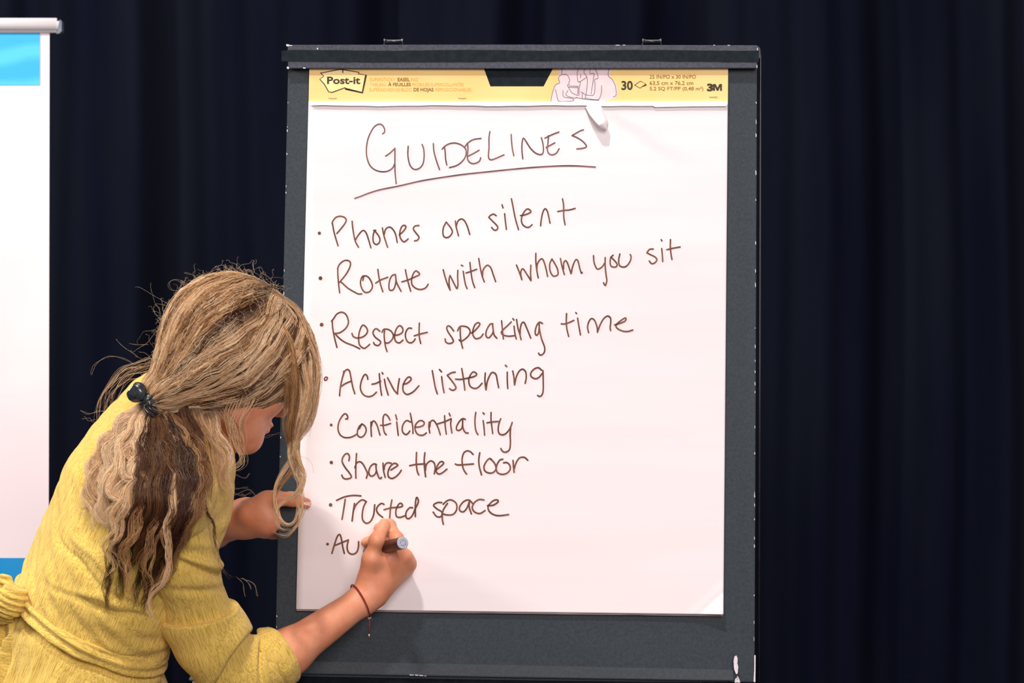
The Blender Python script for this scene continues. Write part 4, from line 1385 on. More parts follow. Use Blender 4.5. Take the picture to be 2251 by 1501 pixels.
# turned-back band of the sleeve with a clean upper hem and a slanting lower edge
bd = SDF()
bd.chain([P(425, 1310, -0.264), fold, P(466, 1405, -0.238), elS + (0.002, 0, 0)], [0.055, 0.0548, 0.0550, 0.0540], 0.008)
bd.plane(P(428, 1344, -0.255), (-0.10, -0.25, 0.96), k=0.003)
bd.plane(P(500, 1458, -0.25), (0.81, 0.0, -0.58), k=0.003)
V, Q = net(bd, P(230, 1640, -0.30) + (0, -0.12, 0), P(680, 1200, -0.2) + (0, 0.16, 0), 0.0021)
N = vnormals(V, Q)
t_ = (V - shR) @ ua
q_ = (V - shR) @ unit(np.cross(ua, (0, -1, 0)))
V = V + N * (0.0016 * wob(np.stack([t_ * 0.6 + q_ * 0.3, q_ * 0.8, V[:, 1] * 0.3], 1), 80, 18))[:, None]
mesh('sleeve_band', V, Q, M['gauze_sleeve'], dress, label='turned-back band of the near sleeve')
fa = unit(wrR - elR)
cf = SDF()
cf.chain([P(560, 1470, -0.188), P(596, 1450, -0.170), cuff1], [0.0490, 0.0465, 0.0430], 0.006)
cf.plane(P(581, 1452, -0.21), (-0.94, 0.0, -0.36), k=0.003)
cf.plane(cuff1 + fa * 0.006, fa, k=0.006)
cf.cap(cuff1 - fa * 0.03, cuff1 + fa * 0.05, 0.0360, 0.0350, 0.004, op='-')
V, Q = net(cf, P(420, 1640, -0.20) + (0, -0.10, 0), P(720, 1340, -0.15) + (0, 0.14, 0), 0.0021)
N = vnormals(V, Q)
t_ = (V - cuff1) @ fa
sd_ = unit(np.cross(fa, (0, -1, 0)))
q_ = (V - cuff1) @ sd_
disp = 0.0012 * wob(np.stack([t_, q_ * 0.5, V[:, 1] * 0.5], 1), 120, 25)
for (off, sl_, amp, wd) in ((-0.034, 0.30, -0.004, 0.0022), (-0.012, 0.05, 0.0015, 0.006)):
    disp += amp * np.exp(-((t_ - off - q_ * sl_) / wd) ** 2)
V = V + N * disp[:, None]
M['gauze_cuff'] = crinkle('yellow_crinkle_gauze_cuff', sd_)
mesh('rolled_cuff', V, Q, M['gauze_cuff'], dress)
# ---- left sleeve (far)
s2 = SDF()
s2.chain([shL, elL], [0.052, 0.050], 0.02)
s2.chain([elL, P(425, 1164, 0.095), P(462, 1152, 0.065)], [0.050, 0.046, 0.040], 0.012)
e2 = P(466, 1150, 0.062)
d2 = unit(wrL - elL)
s2.plane(e2 + d2 * 0.006, d2, k=0.006)
V, Q = net(s2, P(180, 1400, 0.1) + (0, -0.25, 0), P(560, 860, 0.1) + (0, 0.16, 0), 0.0030)
N = vnormals(V, Q)
V = V + N * (0.002 * wob(V, 90, 35))[:, None]
mesh('sleeve', V, Q, M['gauze_sleeve'], dress, label='far sleeve behind the hair')
# yellow collar side seen under the hair beside the near arm
# ---- bracelet
bc = P(791, 1322, 0) * 0 + (elR + (wrR - elR) * ((P(786, 1322, -0.1) - elR) @ (wrR - elR)) / ((wrR - elR) @ (wrR - elR)))
br = unit(wdir + np.array([0.35, 0.0, 0.10]))
u_ = unit(np.cross(br, (0, -1, 0)))
w_ = np.cross(br, u_)
ring = [bc + (u_ * math.cos(t) + w_ * math.sin(t)) * 0.0275 + wdir * 0.004 for t in np.linspace(0, 2 * math.pi, 40)]
v, f = tube(ring, 0.0011, 8, cap=False)
brac = mesh('cord_bracelet', v, f, M['cord'], person, label='thin dark red cord bracelet on the writing wrist')
ri = np.array(ring)
lowp = ri[np.argmin(ri[:, 2] + ri[:, 1] * 0.3)]
v, f = lathe([(-0.003, 0.001), (-0.0022, 0.0026), (0, 0.0034), (0.0022, 0.0026), (0.003, 0.001)], lowp + (0, -0.0015, 0), (0, 0, 1), 14)
mesh('bead', v, f, M['bead'], brac)
v, f = tube([lowp + (0, -0.002, 0), lowp + (0.0005, -0.002, -0.012), lowp + (0, -0.002, -0.024)], 0.0010, 8)
mesh('loose_cord_end', v, f, M['cord'], brac)
v, f = tube([lowp + (0, -0.002, -0.023), lowp + (0, -0.002, -0.029)], 0.0014, 8)
mesh('cord_tip', v, f, M['bead'], brac)

# ================================================================== MARKER
tip = B(800.5, 1213, 0.0075)
end = B(886, 1193, 0.128)
ax = unit(end - tip)
Lm = np.linalg.norm(end - tip)
marker = empty('marker_pen', tuple(tip), 'dark brown felt marker held in the writing hand, pale round end showing', 'marker')
v, f = lathe([(0.022, 0.0052), (0.026, 0.0075), (0.034, 0.0088), (Lm - 0.003, 0.0090), (Lm - 0.002, 0.0090)], tip, ax, 32)
mesh('barrel', v, f, M['marker'], marker)
v, f = lathe([(0.010, 0.0030), (0.012, 0.0040), (0.0225, 0.0055)], tip, ax, 20)
mesh('nib_holder', v, f, M['dark_plastic'], marker)
v, f = lathe([(0.0, 0.0016), (0.001, 0.0024), (0.011, 0.0028)], tip, ax, 14)
mesh('felt_nib', v, f, M['ink'], marker)
v, f = lathe([(Lm - 0.0022, 0.0090), (Lm - 0.0006, 0.0088), (Lm, 0.0080)], tip, ax, 32)
endc = mesh('end_plug', v, f, M['marker_cap'], marker, smooth=False, label='pale grey round end')
uu = unit(np.cross(ax, (0, 0, 1)))
vv_ = np.cross(ax, uu)
rs = np.random.RandomState(5)
parts = []
for i in range(10):
    an = i * 0.628 + rs.uniform(-0.15, 0.15)
    r0, r1 = 0.0022 + rs.uniform(0, 0.0012), 0.0058 + rs.uniform(-0.001, 0.0008)
    d_ = uu * math.cos(an) + vv_ * math.sin(an)
    s_ = -uu * math.sin(an) + vv_ * math.cos(an)
    c0 = tip + ax * (Lm + 0.0003)
    q = [c0 + d_ * r0 - s_ * 0.0002, c0 + d_ * (r0 + r1) / 2 - s_ * 0.0007, c0 + d_ * r1, c0 + d_ * (r0 + r1) / 2 + s_ * 0.0007]
    q = np.array(q)
    ff = (0, 1, 2, 3) if np.cross(q[1] - q[0], q[2] - q[1]) @ ax > 0 else (3, 2, 1, 0)
    parts.append((q, [ff]))
v, f = join(parts)
mesh('moulded_mark', v, f, M['marker_mark'], endc, smooth=False)

# ================================================================== HAIR
hb = SDF()
hb.ell(H(-0.012, 0.014, 0), (hf, hu, hr), (0.100, 0.094, 0.083), 0.02)
hb.ell(H(0.045, 0.020, 0.0), (hf, hu, hr), (0.060, 0.066, 0.070), 0.03)
CLP = P(332, 880, -0.300)
hb.cap(H(-0.035, -0.005, 0.012), CLP * 0.8 + H(-0.035, -0.005, 0.012) * 0.2, 0.078, 0.026, 0.03)
hb.cap(H(-0.02, -0.03, 0.035), CLP + (0.012, 0, -0.002), 0.050, 0.016, 0.03)
hbs = SDF()
hbs.p = list(hb.p)
hb.ell(H(0.105, -0.085, 0), (hf, hu, hr), (0.085, 0.085, 0.135), 0.015, op='-')
V, Q = net(hb.offset(-0.003), HC - 0.26, HC + 0.16, 0.0035)
hair = empty('hair', (0, 0, 0), None, None)
bpy.data.objects.remove(hair)
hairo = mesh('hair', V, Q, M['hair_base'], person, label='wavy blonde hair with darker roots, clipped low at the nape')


def grad(f, X, e=0.0015):
    g = np.zeros_like(X)
    for i in range(3):
        d = np.zeros(3)
        d[i] = e
        g[:, i] = f(X + d) - f(X - d)
    return g / (np.linalg.norm(g, axis=1)[:, None] + 1e-12)


def project(f, X, off=0.0, it=5):
    for _ in range(it):
        d = f(X) - off
        X = X - grad(f, X) * d[:, None]
    return X


C_LIGHT = np.array([0.97, 0.73, 0.47])
C_GOLD = np.array([0.62, 0.36, 0.155])
C_MID = np.array([0.22, 0.093, 0.036])
C_DARK = np.array([0.050, 0.018, 0.012])


def emit(name, P_, rad, tint, parent, label=None):
    """P_: (n, S, 3) strand points, rad: (n, S), tint: (n, S, 3) -> one mesh of three-sided hairs"""
    n, S_, _ = P_.shape
    T = np.gradient(P_, axis=1)
    T /= np.linalg.norm(T, axis=2)[..., None] + 1e-9
    ref = np.array([0.13, -0.97, 0.2])
    A = np.cross(T, ref)
    A /= np.linalg.norm(A, axis=2)[..., None] + 1e-9
    Bn = np.cross(T, A)
    vs = []
    for an in (-math.pi / 2, math.pi / 6, 5 * math.pi / 6):
        vs.append(P_ + rad[..., None] * (math.cos(an) * A + math.sin(an) * Bn))
    V = np.stack(vs, 2).reshape(-1, 3)
    base = (np.arange(n)[:, None] * S_ + np.arange(S_ - 1)[None]) * 3
    base = base.ravel()
    Qs = []
    for j in range(3):
        k = (j + 1) % 3
        Qs.append(np.stack([base + j, base + k, base + 3 + k, base + 3 + j], 1))
    o = mesh(name, V, np.vstack(Qs), M['hair'], parent, label=label, kind='stuff')
    at = o.data.attributes.new('tint', 'FLOAT_COLOR', 'POINT')
    c = np.repeat(np.concatenate([tint, np.ones((n, S_, 1))], 2).reshape(-1, 4), 3, axis=0)
    at.data.foreach_set('color', c.astype(np.float32).ravel())
    return o


R = np.random.RandomState(21)


def clump(G, Nrm, n, w, h, wave, freq, cols, frizz=0.0006, rad=0.00036, keep=(0.9, 1.0), root_dark=0.0, conv=0.5, subs=5, ind=0.45):
    """strands round one guide G (S,3) with side normal Nrm (S,3)"""
    S_ = len(G)
    t = np.linspace(0, 1, S_)
    T = np.gradient(G, axis=0)
    T /= np.linalg.norm(T, axis=1)[:, None] + 1e-9
    L = np.cross(T, Nrm)
    L /= np.linalg.norm(L, axis=1)[:, None] + 1e-9
    Nn = np.cross(L, T)
    w = np.interp(t, np.linspace(0, 1, len(w)), w)
    h = np.interp(t, np.linspace(0, 1, len(h)), h)
    ph = R.uniform(0, 6.28, (1, 4)) + R.normal(0, 0.5, (subs, 4))
    so = R.uniform(-1, 1, (subs, 2)) * 0.75
    sub = R.randint(0, subs, n)
    u0 = R.normal(0, 0.5, (n, 2))
    own = (1 - conv * np.sin(np.clip(t, 0, 1) * math.pi * 0.5))[None, :]
    lx = so[sub][:, 0:1] + u0[:, 0:1] * own * ind
    ly = so[sub][:, 1:2] + u0[:, 1:2] * own * ind
    arc = np.concatenate([[0], np.cumsum(np.linalg.norm(np.diff(G, axis=0), axis=1))])
    fr = freq * (1 + 0.05 * R.normal(size=(subs,)))
    amp = wave * np.clip(t * 4, 0.15, 1)
    s1 = np.sin(arc[None] * fr[sub][:, None] + ph[sub][:, 0:1] + R.normal(0, 0.25, (n, 1)))
    s2 = np.cos(arc[None] * fr[sub][:, None] * 0.9 + ph[sub][:, 1:2] + R.normal(0, 0.25, (n, 1)))
    # slow personal wander
    k = R.normal(size=(n, 3, 3))
    wn = sum(np.sin(arc[None, :, None] * (30 + 45 * i) + k[:, None, i, :] * 3) for i in range(3))
    X = G[None] + L[None] * (lx * w[None] + s1 * amp[None])[..., None] + Nn[None] * (np.abs(ly) * h[None] * 1.0 + 0.5 * s2 * amp[None] * 0.8)[..., None]
    X = X + wn * (frizz * (0.3 + t[None, :, None]))
    # shorten
    kf = R.uniform(keep[0], keep[1], n)
    tt = t[None] * kf[:, None]
    idx = tt * (S_ - 1)
    i0 = np.minimum(idx.astype(int), S_ - 2)
    fr_ = (idx - i0)[..., None]
    ar = np.arange(n)[:, None]
    X = X[ar, i0] * (1 - fr_) + X[ar, i0 + 1] * fr_
    r_ = rad * R.uniform(0.7, 1.25, (n, 1)) * np.clip(1.02 - t[None] ** 3 * 0.75, 0.2, 1)
    ca, cb = cols
    m = np.clip(R.normal(0.5, 0.28, (subs,))[sub][:, None] + R.normal(0, 0.16, (n, 1)), 0, 1)
    c = ca[None] * (1 - m) + cb[None] * m
    c = c * R.uniform(0.8, 1.2, (n, 1))
    c = np.repeat(c[:, None], S_, 1)
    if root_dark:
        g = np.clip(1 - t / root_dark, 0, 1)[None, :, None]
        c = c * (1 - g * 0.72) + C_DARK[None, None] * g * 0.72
    return X, r_, np.clip(c, 0, 1)


# ---- hair lying on the head, swept to the clip
SN = 19
gcount = 290
roots, front = [], []
for i in range(gcount):
    q = R.rand()
    side_ = 1 if R.rand() < 0.68 else -1
    if q < 0.50:       # along the parting
        th = math.radians(R.uniform(28, 128))
        p_ = H(math.cos(th) * 0.112, math.sin(th) * 0.104, side_ * R.uniform(0.001, 0.012))
        fr = np.clip((math.cos(th) + 0.15) / 1.0, 0, 1)
    elif q < 0.66:     # hairline at temple and forehead
        th = math.radians(R.uniform(-2, 40))
        p_ = H(math.cos(th) * 0.085, math.sin(th) * 0.085 + 0.012, side_ * R.uniform(0.03, 0.085))
        fr = 0.85
    else:              # anywhere on the crown and back
        d_ = R.normal(size=3)
        d_[1] = abs(d_[1]) * 1.2
        d_ = unit(d_)
        p_ = H(d_[0] * 0.11, d_[1] * 0.1, abs(d_[2]) * 0.09 * side_)
        fr = np.clip(d_[0], 0, 1) * 0.8
    roots.append(p_)
    front.append(fr)
X = project(hbs, np.array(roots), 0.0)
front = np.array(front)
near_clip = np.linalg.norm(X - CLP, axis=1) > 0.07
X, front = X[near_clip], front[near_clip]
path = [X]
nrm = [grad(hbs, X)]
dist0 = np.linalg.norm(X - CLP, axis=1)
total = dist0 * (1.12 + 0.45 * front)
step = total / (SN - 1)
alive = np.ones(len(X), bool)
tgt = CLP + np.array([0.004, -0.004, 0.002])
for s_ in range(SN - 1):
    n_ = nrm[-1]
    to = tgt - X
    dcl = np.linalg.norm(to, axis=1)
    to = to / (dcl[:, None] + 1e-9)
    hgt = np.clip((X[:, 2] - (CLP[2] - 0.020)) / 0.11, 0, 1)
    g = (front * 1.9 * hgt)[:, None]
    d_ = to + g * np.array([0.05, -0.10, -1.0])
    d_ = d_ - n_ * (d_ * n_).sum(1)[:, None] * np.clip(dcl / 0.03, 0, 1)[:, None]
    d_ /= np.linalg.norm(d_, axis=1)[:, None] + 1e-9
    st = np.minimum(step * (1.0 + 0.5 * (s_ > SN * 0.6)), dcl * 0.35)
    X2 = X + d_ * st[:, None]
    pr = project(hbs, X2, 0.0, 2)
    wgt = np.clip(dcl / 0.035, 0, 1)[:, None]
    X = pr * wgt + X2 * (1 - wgt)
    path.append(X)
    nrm.append(grad(hbs, X))
G = np.stack(path, 1)
NR = np.stack(nrm, 1)
acc = []
for i in range(len(G)):
    bright = R.rand()
    cols = (C_LIGHT, C_GOLD) if bright < 0.50 else ((C_GOLD, C_MID) if bright < 0.76 else (C_MID, C_DARK))
    nn = 42
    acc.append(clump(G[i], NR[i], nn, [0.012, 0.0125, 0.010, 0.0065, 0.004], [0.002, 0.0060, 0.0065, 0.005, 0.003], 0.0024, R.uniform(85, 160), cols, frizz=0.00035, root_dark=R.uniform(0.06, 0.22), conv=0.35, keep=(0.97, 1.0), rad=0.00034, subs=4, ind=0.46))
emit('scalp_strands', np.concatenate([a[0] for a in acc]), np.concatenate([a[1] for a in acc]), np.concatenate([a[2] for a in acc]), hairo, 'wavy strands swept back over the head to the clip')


# ---- hanging locks; depth follows what they lie on
def hang(pts, off, ydef):
    ys = []
    for (px, py) in pts:
        best = ydef
        for fsd in (dr, sl):
            t_ = trace(fsd, px, py, -0.8, 0.2)
            if t_ is not None:
                best = min(best, t_ - off)
        ys.append(best)
    ys = np.array(ys)
    for _ in range(2):
        ys[1:-1] = np.minimum(ys[1:-1], (ys[:-2] + ys[2:]) / 2 * 0.5 + ys[1:-1] * 0.5)
    return resample(catmull(np.array([P(a[0], a[1], y) for a, y in zip(pts, ys)]), 8), 28)


NF = np.tile(np.array([[0.0, -1.0, 0.15]]), (28, 1))
A_ = (C_LIGHT, C_GOLD)
B_ = (C_GOLD, C_MID)
D_ = (C_MID * 0.75, C_DARK)  # shade in the middle of the ponytail, put into the strand colour
DD = (C_DARK * 1.6, C_DARK * 0.7)  # deepest shade below the head hair, also painted as strand colour


def locks(name, rows, label=None):
    acc = []
    for (pts, off, yd, n, w, wave, freq, cols) in rows:
        G = hang(pts, off, yd) if off is not None else resample(catmull(np.array([P(*q) for q in pts]), 8), 28)
        acc.append(clump(G, NF, int(n * 1.15), w, [x * 0.8 for x in w], wave, freq, cols, frizz=0.0007, keep=(0.62, 1.0), conv=0.3, rad=0.00031, subs=9, ind=0.30, root_dark=0.12))
    emit(name, np.concatenate([a[0] for a in acc]), np.concatenate([a[1] for a in acc]), np.concatenate([a[2] for a in acc]), hairo, label)


pony = []
Lg = [[(322, 888), (290, 925), (262, 970), (248, 1010), (240, 1060), (232, 1100), (222, 1130), (230, 1160)],
      [(322, 888), (285, 930), (245, 985), (218, 1030), (206, 1070), (210, 1110), (192, 1122), (170, 1105)],
      [(324, 890), (300, 940), (282, 1000), (294, 1040), (310, 1062), (300, 1100), (285, 1140), (262, 1152), (240, 1135)],
      [(324, 890), (312, 940), (315, 1000), (300, 1040), (278, 1070), (262, 1110), (242, 1140), (246, 1180)],
      [(320, 886), (270, 940), (228, 1000), (206, 1050), (200, 1100), (215, 1140), (212, 1168)],
      [(324, 890), (305, 960), (268, 1020), (250, 1065), (262, 1100), (292, 1115), (286, 1085)],
      [(323, 890), (296, 950), (270, 1010), (255, 1050), (236, 1080), (225, 1120), (240, 1150), (262, 1140)],
      [(323, 888), (278, 930), (240, 990), (214, 1040), (215, 1080), (232, 1110), (228, 1150)]]
for i, l_ in enumerate(Lg):
    pony.append((l_, 0.012 + 0.003 * (i % 3), -0.30, 170, [0.006, 0.015, 0.016, 0.014, 0.010, 0.006], 0.0045, R.uniform(110, 170), A_ if i % 3 else (C_LIGHT * 1.05, C_LIGHT * 0.8)))
Cg = [[(330, 900), (322, 980), (312, 1060), (292, 1120), (258, 1170), (240, 1240), (232, 1300), (237, 1357)],
      [(345, 900), (370, 980), (385, 1060), (375, 1150), (350, 1230), (320, 1290), (314, 1350)],
      [(358, 900), (398, 970), (422, 1040), (410, 1120), (385, 1200), (360, 1260), (330, 1320), (322, 1345)],
      [(350, 900), (388, 990), (400, 1080), (380, 1170), (345, 1240), (325, 1300), (318, 1348)],
      [(335, 900), (340, 1000), (332, 1090), (312, 1170), (288, 1230), (264, 1290), (262, 1330)],
      [(366, 905), (412, 960), (440, 1020), (438, 1080), (415, 1140), (390, 1200), (372, 1260), (355, 1300)],
      [(340, 900), (352, 1000), (360, 1090), (342, 1170), (318, 1240), (300, 1300), (300, 1340)],
      [(334, 900), (330, 1000), (322, 1080), (300, 1150), (272, 1210), (262, 1260), (276, 1310)],
      [(372, 905), (400, 980), (412, 1060), (400, 1130), (370, 1190), (350, 1240), (340, 1290)]]
for i, l_ in enumerate(Cg):
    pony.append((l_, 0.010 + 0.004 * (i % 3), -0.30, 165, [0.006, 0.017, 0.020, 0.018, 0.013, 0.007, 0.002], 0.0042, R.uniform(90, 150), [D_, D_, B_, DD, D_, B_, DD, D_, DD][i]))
pony.append(([(385, 1040), (378, 1120), (366, 1190), (376, 1240), (360, 1275), (337, 1305), (326, 1345), (346, 1375)], 0.020, -0.4, 60, [0.001, 0.007, 0.006, 0.005, 0.004, 0.002], 0.0030, 120, A_))
pony.append(([(320, 1060), (300, 1140), (276, 1200), (270, 1240), (284, 1285), (292, 1335)], 0.018, -0.4, 46, [0.001, 0.010, 0.010, 0.007, 0.003], 0.0045, 130, (C_GOLD, C_MID)))
pony.append(([(300, 1050), (268, 1100), (262, 1150), (240, 1190), (248, 1235), (240, 1270)], 0.016, -0.4, 40, [0.002, 0.012, 0.008, 0.004], 0.0050, 130, A_))
pony.append(([(352, 1090), (345, 1170), (322, 1225), (330, 1280), (305, 1320)], 0.018, -0.4, 40, [0.001, 0.012, 0.010, 0.004], 0.0045, 130, B_))
pony = [r_ for r_ in pony if r_[3] > 0]
locks('ponytail', pony, 'long curly ponytail falling over the back, blonde on the left, shade painted in as brown strands')

back = [([(325, 812), (285, 818), (248, 848), (226, 895), (216, 945), (210, 985)], None)]
low = [([(430, 900), (458, 960), (478, 1010), (490, 1050), (505, 1085), (515, 1100)], 0.010, -0.315, 60, [0.008, 0.012, 0.010, 0.008, 0.004], 0.003, 110, A_),
       ([(462, 905), (480, 965), (500, 1010), (496, 1060), (510, 1095)], 0.010, -0.315, 80, [0.010, 0.012, 0.010, 0.005], 0.003, 110, A_),
       ([(490, 895), (515, 940), (530, 980), (532, 1020), (510, 1045), (500, 1070)], 0.010, -0.31, 14, [0.010, 0.008, 0.007, 0.005], 0.003, 120, A_),
       ([(415, 900), (438, 970), (450, 1030), (460, 1080), (470, 1115)], 0.012, -0.32, 90, [0.010, 0.014, 0.012, 0.006], 0.003, 110, B_),
       ([(400, 900), (425, 970), (440, 1040), (436, 1090), (425, 1130)], 0.012, -0.32, 90, [0.010, 0.016, 0.014, 0.006], 0.003, 110, D_),
       ([(426, 1030), (450, 1100), (468, 1150), (478, 1200), (486, 1242), (508, 1264), (533, 1270)], 0.016, -0.33, 16, [0.003, 0.003, 0.002, 0.004, 0.008], 0.002, 120, (C_MID, C_DARK)),
       ([(560, 862), (545, 895), (530, 935), (524, 980)], None, None, 0, [0.01], 0, 1, A_)]
low = [r_ for r_ in low if r_[3] > 0]
for (x0, x1) in ((500, 505), (520, 518), (540, 528)):
    low.append(([(x0 + 20, 868, -0.325), (x0 + 6, 900, -0.325), (x1, 935, -0.322), (x1 + 4, 975, -0.315), (x1 + 10, 1010, -0.31)], None, None, 11, [0.010, 0.009, 0.008, 0.006], 0.002, 90, A_))
locks('loose_side_hair', low, 'loose strands hanging below the ear')

fy = -0.265
frl = [([(585, 640, -0.275), (640, 690, -0.262), (672, 770, -0.262), (684, 850, -0.262), (676, 910, -0.262), (655, 960, fy), (641, 1000, fy), (652, 1040, fy), (665, 1062, fy), (658, 1088, fy), (640, 1110, fy)], 170, [0.006, 0.013, 0.016, 0.016, 0.010, 0.007, 0.006, 0.003], A_),
       ([(580, 645, -0.28), (630, 705, -0.275), (660, 790, -0.275), (670, 860, -0.275), (664, 920, -0.275), (648, 970, fy), (655, 1010, fy), (669, 1040, fy), (662, 1075, fy), (635, 1096, fy), (612, 1112, fy), (605, 1140, fy), (620, 1165, fy), (645, 1165, fy)], 120, [0.006, 0.013, 0.014, 0.013, 0.008, 0.005, 0.004, 0.003, 0.0015], A_),
       ([(575, 655, -0.29), (615, 725, -0.29), (642, 800, -0.285), (650, 870, -0.28), (641, 930, -0.275), (640, 980, fy), (650, 1010, fy), (640, 1040, fy), (620, 1060, fy), (605, 1090, fy), (607, 1130, fy), (625, 1155, fy)], 120, [0.006, 0.012, 0.013, 0.011, 0.007, 0.005, 0.004, 0.002], B_),
       ([(590, 640, -0.26), (648, 705, -0.245), (680, 785, -0.245), (690, 860, -0.25), (676, 930, -0.255), (648, 975, fy), (640, 1010, fy)], 150, [0.006, 0.012, 0.013, 0.011, 0.007, 0.004], A_),
       ([(585, 665, -0.295), (622, 750, -0.30), (640, 830, -0.295), (633, 890, -0.285), (630, 940, -0.28), (640, 985, fy)], 120, [0.008, 0.012, 0.010, 0.007, 0.004], B_),
       ([(642, 1005, fy), (616, 1048, fy), (603, 1085, fy), (606, 1120, fy), (622, 1148, fy), (645, 1150, fy), (657, 1118, fy), (648, 1085, fy), (625, 1084, fy), (616, 1105, fy)], 26, [0.004, 0.003, 0.003, 0.003, 0.002], A_),
       ([(655, 1045, fy), (664, 1080, fy), (665, 1115, fy), (655, 1150, fy), (632, 1177, fy), (607, 1172, fy), (596, 1158, fy)], 14, [0.004, 0.003, 0.002, 0.0012], A_)]
locks('front_lock', [(p_, None, None, n_, w_, 0.0016 if n_ > 60 else 0.0006, 80, c_) for (p_, n_, w_, c_) in frl], 'long curled lock hanging in front of the face')
bk = []
for i in range(5):
    bk.append(([(335, 790 + i * 6, -0.20), (292 - i * 3, 808 + i * 5, -0.17), (250 - i * 2, 842 + i * 7, -0.15), (228 + i * 3, 893, -0.14), (217 + i * 5, 945, -0.14), (210 + i * 7, 990, -0.15)], None, None, 5, [0.006, 0.012, 0.014, 0.012], 0.002, 90, (C_LIGHT * 0.9, C_MID)))
locks('far_side_wisps', bk)

# ---- fly-away hairs
n = 420
d_ = R.normal(size=(n * 3, 3))
X = HC + (d_ / np.linalg.norm(d_, axis=1)[:, None]) * 0.1
X = project(hbs, X, 0.004)
g = grad(hbs, X)
m = (g @ np.array([0, 0, 1.0]) > -0.25) & (g[:, 1] < 0.55) & (X[:, 0] < H(0.09, 0, 0)[0])
X, g = X[m][:n], g[m][:n]
n = len(X)
S_ = 14
dirv = R.normal(size=(n, 3))
dirv -= g * (dirv * g).sum(1)[:, None]
dirv /= np.linalg.norm(dirv, axis=1)[:, None]
L_ = R.uniform(0.012, 0.045, (n, 1)) * np.where(R.rand(n, 1) < 0.12, 1.8, 1)
bend = R.normal(0, 0.7, (n, 3))
t = np.linspace(0, 1, S_)
PP = X[:, None] + L_[:, None] * (dirv[:, None] * (np.sin(t * 1.9)[None, :, None]) * 0.9 + g[:, None] * (t * (1.1 - 0.75 * t))[None, :, None] * 0.45 + bend[:, None] * (t**2)[None, :, None] * 0.35)
PP = PP + 0.0012 * np.sin(t[None, :, None] * 14 + bend[:, None] * 5)
rr = np.full((n, S_), 0.00012) * np.linspace(1, 0.6, S_)[None]
cc = np.repeat((C_LIGHT[None] * R.uniform(0.6, 1.2, (n, 1)))[:, None], S_, 1)
extra = [[(305, 785), (275, 765), (255, 745)], [(300, 800), (285, 792), (262, 786), (235, 785), (212, 800), (203, 822)], [(232, 905), (215, 905), (195, 908), (176, 903)], [(210, 925), (195, 922), (183, 918)], [(325, 757), (305, 758), (284, 755)], [(395, 640), (375, 635), (370, 622), (385, 615), (410, 622)], [(355, 690), (345, 672), (342, 668)],
         [(440, 620), (425, 605), (405, 600)], [(470, 612), (450, 608), (438, 600)], [(560, 600), (556, 585), (560, 575)], [(560, 965), (580, 960), (605, 955), (622, 952)], [(530, 1085), (560, 1110), (585, 1100)], [(515, 1090), (545, 1075), (560, 1090)], [(533, 1270), (545, 1280), (552, 1295)], [(520, 1268), (535, 1285), (538, 1310)], [(530, 1270), (560, 1285), (565, 1310)],
         [(500, 1060), (520, 1075), (545, 1070)], [(505, 1075), (530, 1090), (555, 1080)], [(510, 1040), (535, 1050), (550, 1040)], [(697, 760), (706, 800), (698, 850)], [(700, 780), (698, 830), (692, 900), (680, 960)], [(655, 1000), (680, 1010), (690, 1040)]]
EP = []
for e_ in extra:
    q = resample(catmull(np.array([P(a_[0], a_[1], -0.24) for a_ in e_]), 8), S_)
    for _ in range(2):
        EP.append(q + np.outer(np.sin(t * 7 + R.uniform(0, 6)), R.normal(0, 0.0012, 3)))
EP = np.array(EP)
PP = np.concatenate([PP, EP])
rr = np.concatenate([rr, np.full((len(EP), S_), 0.00010)])
cc = np.concatenate([cc, np.tile(C_LIGHT * 0.8, (len(EP), S_, 1))])
emit('flyaway_hairs', PP, rr, cc, hairo)

# ---- hair claw
cy_ = CLP[1] - 0.022
ca = P(288, 852, cy_)
cb = P(352, 902, cy_ + 0.004)
cax = unit(cb - ca)
cup = unit(np.cross(cax, (0, -1, 0)))
cn = np.array([0, -1.0, 0])
claw = None
parts = []
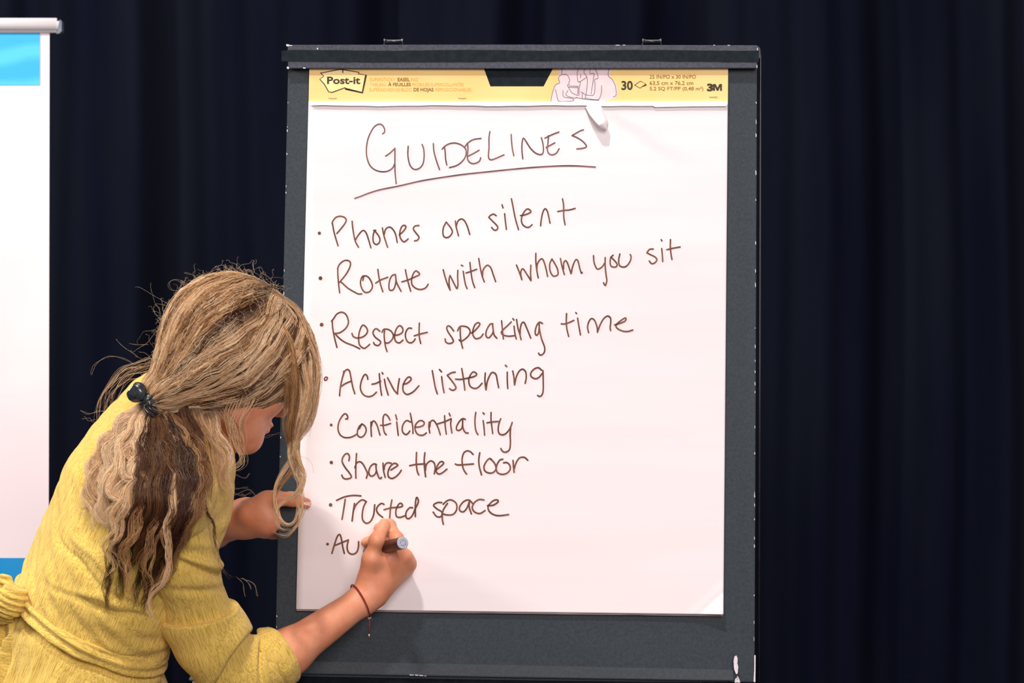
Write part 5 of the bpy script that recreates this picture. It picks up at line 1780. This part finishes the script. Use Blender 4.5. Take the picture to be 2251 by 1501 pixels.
# shell: curved plate with two raised ribs, then spring barrels and teeth
rows, F = [], []
nu_, nv_ = 14, 12
for i in range(nu_):
    for j in range(nv_):
        a_ = i / (nu_ - 1)
        b_ = j / (nv_ - 1) * 2 - 1
        wd = 0.0145 * math.sqrt(max(0.05, 1 - (a_ * 2 - 0.85) ** 2 * 0.80))
        hgt = 0.009 * (1 - b_ * b_ * 0.75) * (0.55 + 0.45 * math.sin(a_ * 2.6)) + 0.0012 * (abs(abs(b_) - 0.42) < 0.12)
        rows.append(ca + cax * a_ * 0.024 + cup * b_ * wd + cn * hgt)
for i in range(nu_ - 1):
    for j in range(nv_ - 1):
        k = i * nv_ + j
        F.append((k, k + 1, k + nv_ + 1, k + nv_))
rows = np.array(rows)
n0 = len(rows)
rows = np.vstack([rows, rows - cn * 0.0018])
F2 = [tuple(n0 + x for x in q)[::-1] for q in F]
rim = [(i * nv_, (i + 1) * nv_) for i in range(nu_ - 1)] + [((i + 1) * nv_ - 1 + nv_, (i + 1) * nv_ - 1) for i in range(nu_ - 1)]
rim += [(j + 1, j) for j in range(nv_ - 1)] + [((nu_ - 1) * nv_ + j, (nu_ - 1) * nv_ + j + 1) for j in range(nv_ - 1)]
F3 = [(a_, b_, n0 + b_, n0 + a_) for a_, b_ in rim]
v, f = flip_out(rows, F + F2 + F3)
claw = mesh('hair_claw', v, f, M['clip'], person, label='glossy black claw clip at the nape')
c0 = ca + cax * 0.027 + cn * 0.002
v, f = tube([c0 - cup * 0.011, c0 + cup * 0.011], 0.0045, 16)
mesh('spring_barrel', v, f, M['clip'], claw)
for o_ in (-0.007, 0.0015):
    v, f = lathe([(-0.0045, 0.001), (-0.003, 0.0042), (0, 0.0056), (0.003, 0.0042), (0.0045, 0.001)], ca + cax * 0.034 + cup * o_ + cn * 0.004, cn, 16)
    mesh('hinge_knob', v, f, M['clip'], claw)
for j in range(5):
    b_ = (j / 4 * 2 - 1) * 0.010
    pth = [ca + cax * 0.030 + cup * b_ + cn * 0.003, ca + cax * 0.040 + cup * b_ * 1.2 + cn * 0.0045, ca + cax * 0.050 + cup * b_ * 1.1 + cn * 0.001, ca + cax * 0.055 + cup * b_ * 0.8 - cn * 0.008]
    v, f = tube(catmull(np.array(pth), 5), [0.0026, 0.0024, 0.0018, 0.0008], 8)
    mesh('tooth', v, f, M['clip'], claw)
